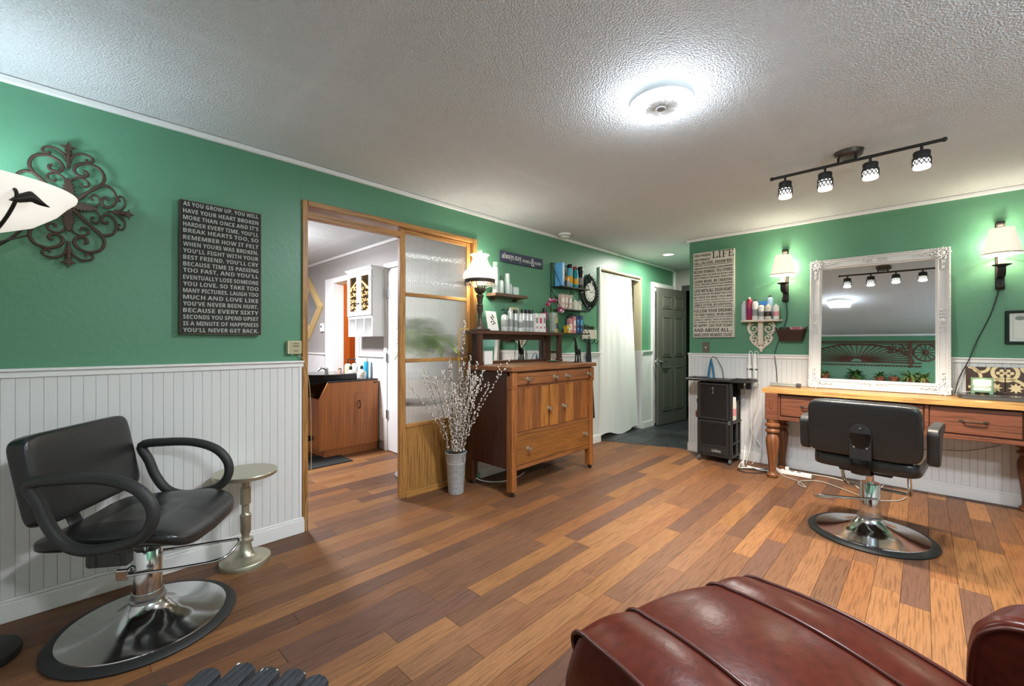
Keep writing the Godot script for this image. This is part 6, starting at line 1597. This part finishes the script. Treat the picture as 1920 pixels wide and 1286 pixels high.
func shampoo_room() -> void:
	# cabinet: own front faces +z
	var x0 := 1.83; var x1 := 2.50; var z0 := -5.25; var z1 := -4.56
	var t := thing("shampoo_cabinet", "cherry wood shampoo station cabinet with a slanted corner", "cabinet", V((x0 + x1) / 2, 0, (z0 + z1) / 2))
	var hx2 := (x1 - x0) / 2; var hz := (z1 - z0) / 2
	part("plinth", nb().bx(-hx2 + 0.06, hx2, 0, 0.085, -hz + 0.02, hz - 0.02), M.cherry, t)
	part("front_panel", nb().ext([Vector2(-hx2, 0.085), Vector2(hx2, 0.085), Vector2(hx2, 0.80), Vector2(-hx2 + 0.09, 0.80), Vector2(-hx2, 0.63)], hz - 0.02, hz, 0.001), M.cherry, t)
	part("side_panel", nb().bx(-hx2 + 0.0, -hx2 + 0.02, 0.085, 0.63, -hz, hz - 0.02).bx(hx2 - 0.02, hx2, 0.085, 0.8, -hz, hz - 0.02).bx(-hx2, hx2, 0.085, 0.8, -hz, -hz + 0.02), M.cherry, t)
	part("top", nb().bx(-hx2 + 0.09, hx2, 0.795, 0.815, -hz, hz, 0.002), M.black_plastic, t)
	var d := part("door", nb().bx(0.055, 0.26, 0.32, 0.665, hz, hz + 0.006, 0.002), M.cherry, t)
	part("handle", nb().tube(spline([V(0.1, 0.5, hz + 0.006), V(0.1, 0.505, hz + 0.03), V(0.1, 0.54, hz + 0.034), V(0.1, 0.575, hz + 0.03), V(0.1, 0.58, hz + 0.006)], 4), 0.006, 8), M.black_plastic, d)
	part("name_plate", nb().bx(hx2 - 0.06, hx2 - 0.015, 0.765, 0.78, hz, hz + 0.004), M.black_plastic, t)
	part("knee_valve", nb().cyl(V(-hx2, 0.2, hz - 0.2), V(-hx2 - 0.05, 0.2, hz - 0.2), 0.03, 16), M.black_plastic, t)
	var b := thing("shampoo_bowl", "black glossy shampoo basin set on the cherry cabinet", "basin", V(2.0, 0.815, -4.9))
	part("basin", nb().bx(-0.1, 0.27, 0.0, 0.07, -0.3, 0.3, 0.012).ext([Vector2(-0.42, -0.05), Vector2(-0.08, -0.02), Vector2(-0.08, 0.07), Vector2(-0.45, 0.09), Vector2(-0.48, 0.07)], -0.3, 0.3, 0.012), M.black_gloss, b)
	part("neck_rest", nb().ext([Vector2(-0.52, -0.28), Vector2(-0.3, -0.12), Vector2(-0.27, -0.05), Vector2(-0.5, 0.0), Vector2(-0.55, -0.1)], -0.25, 0.25, 0.02), M.black_vinyl, b)
	part("faucet", nb().cyl(V(0.06, 0.07, -0.02), V(0.06, 0.13, -0.02), 0.02, 14).tube(spline([V(0.06, 0.1, -0.02), V(0.0, 0.13, 0.0), V(-0.05, 0.1, 0.0)], 5), 0.012, 10).cyl(V(0.02, 0.07, 0.1), V(0.02, 0.12, 0.1), 0.016, 12), M.chrome, b)
	part("tap_knob", nb().blob(V(0.2, 0.095, 0.0), V(0.028, 0.026, 0.028), 1, 1, 12, 8), M.crystal, b)
	var g := "wash products on the shampoo cabinet"
	mat("wash_white", hx("e2e0d4"), 0.3); mat("wash_clear", hx("cfccc2"), 0.2); mat("wash_green", hx("c8caa2"), 0.35); mat("azure", hx("2d9ac4"), 0.4)
	bottle("clear round flask with black cap at the front of the shampoo cabinet", V(2.22, 0.816, -4.66), 0.15, 0.05, M.wash_clear, M.black_cap, "flask", M.wash_white, g)
	bottle("clear round flask with black cap beside the azure spray can", V(2.36, 0.816, -4.68), 0.15, 0.05, M.wash_clear, M.black_cap, "flask", M.wash_white, g)
	bottle("pale green pump bottle on the shampoo cabinet", V(2.31, 0.816, -4.92), 0.22, 0.04, M.wash_green, M.black_cap, "pump", null, g)
	bottle("cloudy white pump bottle on the shampoo cabinet", V(2.41, 0.816, -4.95), 0.22, 0.04, M.wash_white, M.black_cap, "pump", null, g)
	bottle("small white spray bottle between the flasks and pumps", V(2.34, 0.816, -4.80), 0.16, 0.035, M.wash_white, M.silver_can, "spray", null, g)
	bottle("azure blue spray can with cream cap on the shampoo cabinet", V(2.455, 0.816, -4.76), 0.23, 0.03, M.azure, M.cream_can, "can", null, g)
	solo("floor_mat", nb().box(V(0, 0.005, 0), V(0.62, 0.01, 0.46), 0.003), relief(mat("mat_fibre", hx("1e1f1d"), 0.95), "pebble", 0.3, Vector3.ONE * 8.0), "black fibre mat on the planks before the shampoo cabinet", "mat", V(1.75, 0, -4.50))
	# wall cabinet with mirrored doors; the fretwork they reflect is modelled on them
	var c := thing("wall_cabinet", "white wall cabinet with two mirrored doors showing a modelled fretwork reflection above three cubbies", "cabinet", V(2.535, 1.30, -4.722), RW)
	var w := 0.292; var dd := 0.175
	part("carcass", nb().bx(-w, -w + 0.016, 0, 0.76, 0, dd).bx(w - 0.016, w, 0, 0.76, 0, dd).bx(-w, w, 0, 0.016, 0, dd).bx(-w, w, 0.744, 0.76, 0, dd).bx(-w, w, 0.21, 0.235, 0, dd + 0.004).bx(-w, w, 0, 0.76, 0, 0.01), M.white_paint, c)
	part("cornice", nb().bx(-w - 0.025, w + 0.025, 0.775, 0.79, 0, dd + 0.035, 0.004).bx(-w - 0.012, w + 0.012, 0.757, 0.777, 0, dd + 0.02, 0.004), M.white_paint, c)
	for x in [-0.1, 0.1]: part("cubby_divider", nb().bx(x - 0.006, x + 0.006, 0.016, 0.21, 0.01, dd), M.white_paint, c)
	var bronze := mat("brown_reflection_pane", hx("a58d68"), 0.12, 1.0)  # brown tint stands in for the warm room mirrored in the doors
	var gold := mat("fret_reflection", hx("e0bd7a"), 0.5)  # gold curls stand in for a fretwork screen reflected in the doors
	for s in [-1.0, 1.0]:
		var a := 0.002 if s > 0 else -w + 0.004
		var e := a + w - 0.006
		var dn := part("door", nb().bx(a, a + 0.055, 0.24, 0.75, dd, dd + 0.018, 0.003).bx(e - 0.055, e, 0.24, 0.75, dd, dd + 0.018, 0.003).bx(a, e, 0.24, 0.295, dd, dd + 0.018, 0.003).bx(a, e, 0.695, 0.75, dd, dd + 0.018, 0.003), M.white_paint, c)
		part("pane", nb().bx(a + 0.05, e - 0.05, 0.29, 0.7, dd + 0.004, dd + 0.007), bronze, dn)
		var f := nb()
		var cx := (a + e) / 2
		for i in 4:
			for j in 3:
				var p := []
				for q in curl(Vector2(cx + (j - 1) * 0.055, 0.33 + i * 0.075 + 0.02 * (j % 2)), 0.03, 0.006, i + j * 2.0, i + j * 2.0 + 5.0, 12): p.append(V(clampf(q.x, a + 0.055, e - 0.055), minf(q.y, 0.58 - s * (q.x - cx) * 0.6), dd + 0.011))
				f.tube(p, 0.006, 5)
		f.tube([V(cx - 0.088, 0.59 + s * 0.05, dd + 0.011), V(cx + 0.088, 0.59 - s * 0.05, dd + 0.011)], 0.01, 6)
		part("fretwork", f, gold, dn)
		part("knob", nb().blob(V(e - 0.02 if s < 0 else a + 0.02, 0.38, dd + 0.03), V(0.01, 0.01, 0.012), 1, 1, 10, 8), M.bronze, dn)
		part("hinge", nb().bx((a if s < 0 else e) - 0.004, (a if s < 0 else e) + 0.004, 0.62, 0.67, dd + 0.002, dd + 0.022), M.steel, dn)
	# diamond mirror
	var m := thing("diamond_mirror", "pale gold diamond shaped mirror on the grey wall", "mirror", V(2.535, 1.745, -6.66), RW)
	for i in 4:
		var q := [Vector2(0.5, 0), Vector2(0, 0.47), Vector2(-0.5, 0), Vector2(0, -0.47)]
		for L in [[1.0, 0.66, 0.03], [0.92, 0.78, 0.045]]:
			part("frame_side", nb().ext([q[i] * L[0], q[(i + 1) % 4] * L[0], q[(i + 1) % 4] * L[1], q[i] * L[1]], 0.0, L[2], 0.006), M.gold_frame, m)
	part("glass", nb().ext([Vector2(0.4, 0), Vector2(0, 0.375), Vector2(-0.4, 0), Vector2(0, -0.375)], 0.004, 0.01), M.mirror, m)
	var th := thing("thermostat", "small white thermostat on the grey wall beside the far doorway", "thermostat", V(2.535, 1.385, -6.18), RW)
	part("case", nb().bx(-0.045, 0.045, 0, 0.12, 0, 0.03, 0.006), M.white_plastic, th)
	part("display", nb().bx(-0.02, 0.02, 0.06, 0.085, 0.0295, 0.0315), M.grey_plastic, th)
	var ol := thing("outlet", "white outlet plate on the white wainscot beside the shampoo cabinet", "outlet", V(2.521, 0.36, -4.50), RW)
	part("plate", nb().bx(-0.038, 0.038, 0, 0.118, 0, 0.006, 0.002), M.white_plastic, ol)
	part("socket", nb().bx(-0.016, 0.016, 0.02, 0.048, 0.0055, 0.0075, 0.001).bx(-0.016, 0.016, 0.07, 0.098, 0.0055, 0.0075, 0.001), M.white_trim, ol)
	var sh := thing("wall_fixture", "small brass fixture on the orange wall", "lamp", V(3.6, 1.97, -6.35), RW)  # brass plate and arm that give no light
	part("mount", nb().cyl(V(0, 0, 0), V(0, 0, 0.02), 0.05, 18), M.gold_frame, sh)
	part("arm", nb().tube(spline([V(0, 0, 0.02), V(0.02, 0.03, 0.09), V(0.0, 0.0, 0.14)], 5), 0.012, 8), M.bronze, sh)
	# plant on a round stand behind the reeded glass
	var st := thing("round_stool", "round dark stool standing behind the reeded glass door", "stool", V(2.27, 0, -3.42))
	part("seat", nb().lathe([[0.0, 0.655], [0.17, 0.655], [0.175, 0.665], [0.17, 0.69], [0.0, 0.695]], 32), M.grey_plastic, st)
	part("pole", nb().cyl(V(0, 0.02, 0), V(0, 0.66, 0), 0.025, 14), M.steel, st)
	part("foot", nb().lathe([[0.0, 0.0], [0.2, 0.0], [0.2, 0.015], [0.03, 0.04], [0.0, 0.04]], 32), M.steel, st)
	var po := V(2.35, 1.15, -3.3)
	var sf := thing("plant_shelf", "white wall shelf behind the reeded glass door", "shelf", V(2.41, 1.13, -3.3))
	part("board", nb().bx(-0.13, 0.125, 0, 0.02, -0.2, 0.2, 0.003), M.white_trim, sf)
	part("bracket", nb().bx(0.0, 0.124, -0.08, 0.0, -0.15, -0.13).bx(0.0, 0.124, -0.08, 0.0, 0.13, 0.15), M.white_trim, sf)
	spider_plant("leafy pale green plant behind the reeded glass door", po, 0.5, 90, M.leaf_pale, 21, 2.2)
	# unseen lamps, placed out of sight to light the shampoo and orange rooms
	var cl := thing("unseen_flush_light", "unseen round ceiling light placed to light the shampoo room", "light", V(1.3, CEIL - 0.01, -4.9))
	part("dome", nb().lathe([[0.0, -0.09], [0.09, -0.08], [0.14, -0.05], [0.155, -0.02], [0.155, 0.0]], 36), glow("flush_glass", hx("fff6ea"), 3.0), cl)
	part("rim", nb().lathe([[0.155, -0.025], [0.165, -0.02], [0.165, 0.0]], 36), M.white_trim, cl)
	lamp_area("unseen_shampoo_lamp", V(1.3, CEIL - 0.12, -4.9), Vector2(0.3, 0.3), L_OTHER, hx("f4f6ff"))
	lamp_omni("unseen_shampoo_lamp_side", V(1.3, CEIL - 0.16, -4.9), L_OTHER * 0.12, hx("f4f6ff"), 0.12)
	lamp_omni("unseen_orange_lamp", V(3.2, 1.95, -5.9), 1.3, hx("ffdcae"), 0.08)  # unseen lamp that lights the orange room

func spider_plant(label: String, at: Vector3, size: float, n: int, m: Material, sd: int, broad := 1.0) -> void:
	var t := thing("potted_plant", label, "plant", at)
	part("pot", nb().lathe([[0.0, 0.0], [0.05, 0.0], [0.066, 0.075], [0.074, 0.078], [0.074, 0.098], [0.066, 0.098], [0.06, 0.085], [0.0, 0.085]], 24), M.terracotta, t)
	var r := RandomNumberGenerator.new(); r.seed = sd
	for i in n:
		var a := r.randf() * TAU
		var l := size * r.randf_range(0.55, 1.0)
		var up := r.randf_range(0.3, 0.85)
		var d := V(cos(a), 0, sin(a))
		var wallward := at.x > 0.0
		d.x = (-absf(d.x) if wallward else absf(d.x)) if d.x * (1.0 if wallward else -1.0) > 0.25 else d.x
		var s := V(-d.z, 0, d.x)
		var b := nb().grid(func(u: float, w: float) -> Vector3:
			var wd := (0.004 + 0.011 * sin(PI * clampf(u * 0.9 + 0.1, 0, 1))) * broad
			return d * (l * u * 0.8) + V(0, 0.088 + l * (up * 1.25 * u - 0.95 * u * u * (1.1 - up * 0.6)), 0) + s * (w - 0.5) * wd * 2.0 + V(0, 0.003 * absf(w - 0.5), 0), 9, 2)
		part("leaf", b, m, t)

func behind_camera() -> void:
	# carved panel seen in the white mirror
	var t := thing("fretwork_panel", "long brown carved fretwork panel with a sunburst on the green wall, seen in the mirror", "wall decor", V(-0.63, 1.82, -0.75), PI / 2)
	# own x runs towards -z, own z into the room
	var wm := grained("fret_wood", hx("6b3f2c"), 0, 0.55)
	var X := func(z: float) -> float: return -(z + 0.75)
	part("top_rail", nb().bx(-1.15, 1.0, 0.425, 0.455, 0, 0.03, 0.004).bx(-1.15, 1.0, 0.395, 0.41, 0, 0.022, 0.003), wm, t)
	part("bottom_rail", nb().bx(-0.72, 1.0, 0.05, 0.065, 0, 0.022, 0.003).bx(-0.72, 1.0, 0.0, 0.012, 0, 0.022, 0.003), wm, t)
	var cx: float = X.call(-0.92)
	for i in 25:
		var a := PI * (i + 0.5) / 25
		var d := Vector2(cos(a), sin(a))
		var rx := Vector2(d.x * 0.78, d.y * 0.34)
		part("ray", nb().tube([V(cx + d.x * 0.1, 0.05 + d.y * 0.08, 0.012), V(cx + rx.x, 0.05 + rx.y, 0.012)], 0.0085, 6), wm, t)
		part("bead", nb().blob(V(cx + rx.x * 0.93, 0.05 + rx.y * 0.93, 0.014), V(0.011, 0.011, 0.009), 1, 1, 8, 6), wm, t)
	var arc := []
	for i in 33: arc.append(V(cx + cos(PI * i / 32) * 0.79, 0.05 + sin(PI * i / 32) * 0.345, 0.012))
	var hub := []
	for i in 17: hub.append(V(cx + cos(PI * i / 16) * 0.1, 0.05 + sin(PI * i / 16) * 0.085, 0.014))
	part("arch", nb().tube(arc, 0.013, 8).tube(hub, 0.014, 8), wm, t)
	for i in 34: part("drop_bead", nb().blob(V(-0.7 + i * 0.05, -0.006, 0.012), V(0.01, 0.014, 0.009), 1, 1, 8, 6), wm, t)
	var wx: float = X.call(0.02)
	var wheel := []
	for i in 33: wheel.append(V(wx + cos(TAU * i / 32) * 0.15, 0.25 + sin(TAU * i / 32) * 0.15, 0.012))
	wheel[32] = wheel[0]
	part("wheel_rim", nb().tube(wheel, 0.012, 8), wm, t)
	for i in 12:
		var a := TAU * i / 12
		part("spoke", nb().tube([V(wx + cos(a) * 0.03, 0.25 + sin(a) * 0.03, 0.012), V(wx + cos(a) * 0.145, 0.25 + sin(a) * 0.145, 0.012)], 0.006, 5), wm, t)
	part("wheel_hub", nb().blob(V(wx, 0.25, 0.012), V(0.032, 0.032, 0.014), 1, 1, 14, 8), wm, t)
	part("divider", nb().bx(wx + 0.17, wx + 0.21, -0.02, 0.43, 0, 0.026, 0.004).bx(wx - 0.22, wx - 0.18, -0.02, 0.43, 0, 0.026, 0.004), wm, t)
	for i in 9:
		var p := []
		var c := Vector2(-0.52 + 0.075 * (i % 4), 0.36 - 0.07 * (i / 4) - 0.02 * (i % 2))
		for q in curl(c, 0.05, 0.008, i * 1.1, i * 1.1 + 6.5 * (1 if i % 2 else -1), 20): p.append(V(q.x, q.y, 0.012))
		part("scroll", nb().tube(p, 0.009, 6), wm, t)
	# plant ledge
	var s := thing("plant_ledge", "narrow white ledge carrying potted plants on the wall behind the camera", "shelf", V(-0.63, 1.48, -0.7))
	part("board", nb().bx(0.0, 0.17, 0.0, 0.025, -1.0, 1.0, 0.004), M.white_trim, s)
	part("bracket", nb().bx(0, 0.12, -0.1, 0.0, -0.8, -0.78).bx(0, 0.12, -0.1, 0.0, 0.78, 0.8), M.white_trim, s)
	var y := 1.506
	spider_plant("pale spiky plant in a terracotta pot at the end of the ledge", V(-0.54, y, -1.39), 0.24, 26, M.leaf_pale, 1)
	spider_plant("bushy dark green plant in a terracotta pot under the sunburst", V(-0.54, y, -0.93), 0.27, 40, M.leaf, 2, 1.8)
	spider_plant("slender green plant in a terracotta pot between the bushy plant and the bare pot", V(-0.54, y, -0.58), 0.22, 24, M.leaf, 3)
	spider_plant("nearly bare terracotta pot with a few short leaves on the ledge", V(-0.54, y, -0.39), 0.09, 6, M.leaf, 4)
	spider_plant("arching pale spider plant in a terracotta pot beneath the wheel carving", V(-0.54, y, -0.17), 0.3, 40, M.leaf_pale, 5)
	spider_plant("second spider plant in a terracotta pot at the wheel end of the ledge", V(-0.54, y, -0.01), 0.26, 34, M.leaf_pale, 6)

func _ready() -> void:
	camera_and_light()
	materials()
	room()
	recliner()
	salon_chair("black salon chair with looped arms standing against the white wainscot", V(0.245, 0, -2.445), -deg_to_rad(36.0), 0)
	salon_chair("black salon chair with square back facing the vanity mirror", V(3.56, 0, -0.25), -deg_to_rad(5.0), 1)
	vanity()
	standing_mirror()
	dresser()
	ceiling_lights()
	floor_lamp(V(-0.26, 0, -2.61), "torchiere floor lamp with a white glass bowl and iron leaves beside the wall medallion", L_TORCH)
	floor_lamp(V(1.55, 0, 1.75), "unseen torchiere floor lamp behind the recliner, placed to light the ceiling", L_TORCH_UNSEEN)  # out of view, its cool uplight brightens the salon ceiling
	hall()
	salon_cart_first()
	life_sign()
	quote_sign()
	medallion()
	side_table()
	slat_table()
	shampoo_room()
	behind_camera()
	oil_lamp()
	bucket_and_willow()
	wall_box()

func salon_cart_first() -> void:
	dresser_things()
	left_wall_things()
	wall_extras()
	vanity_things()
	salon_cart()
	floor_cords()
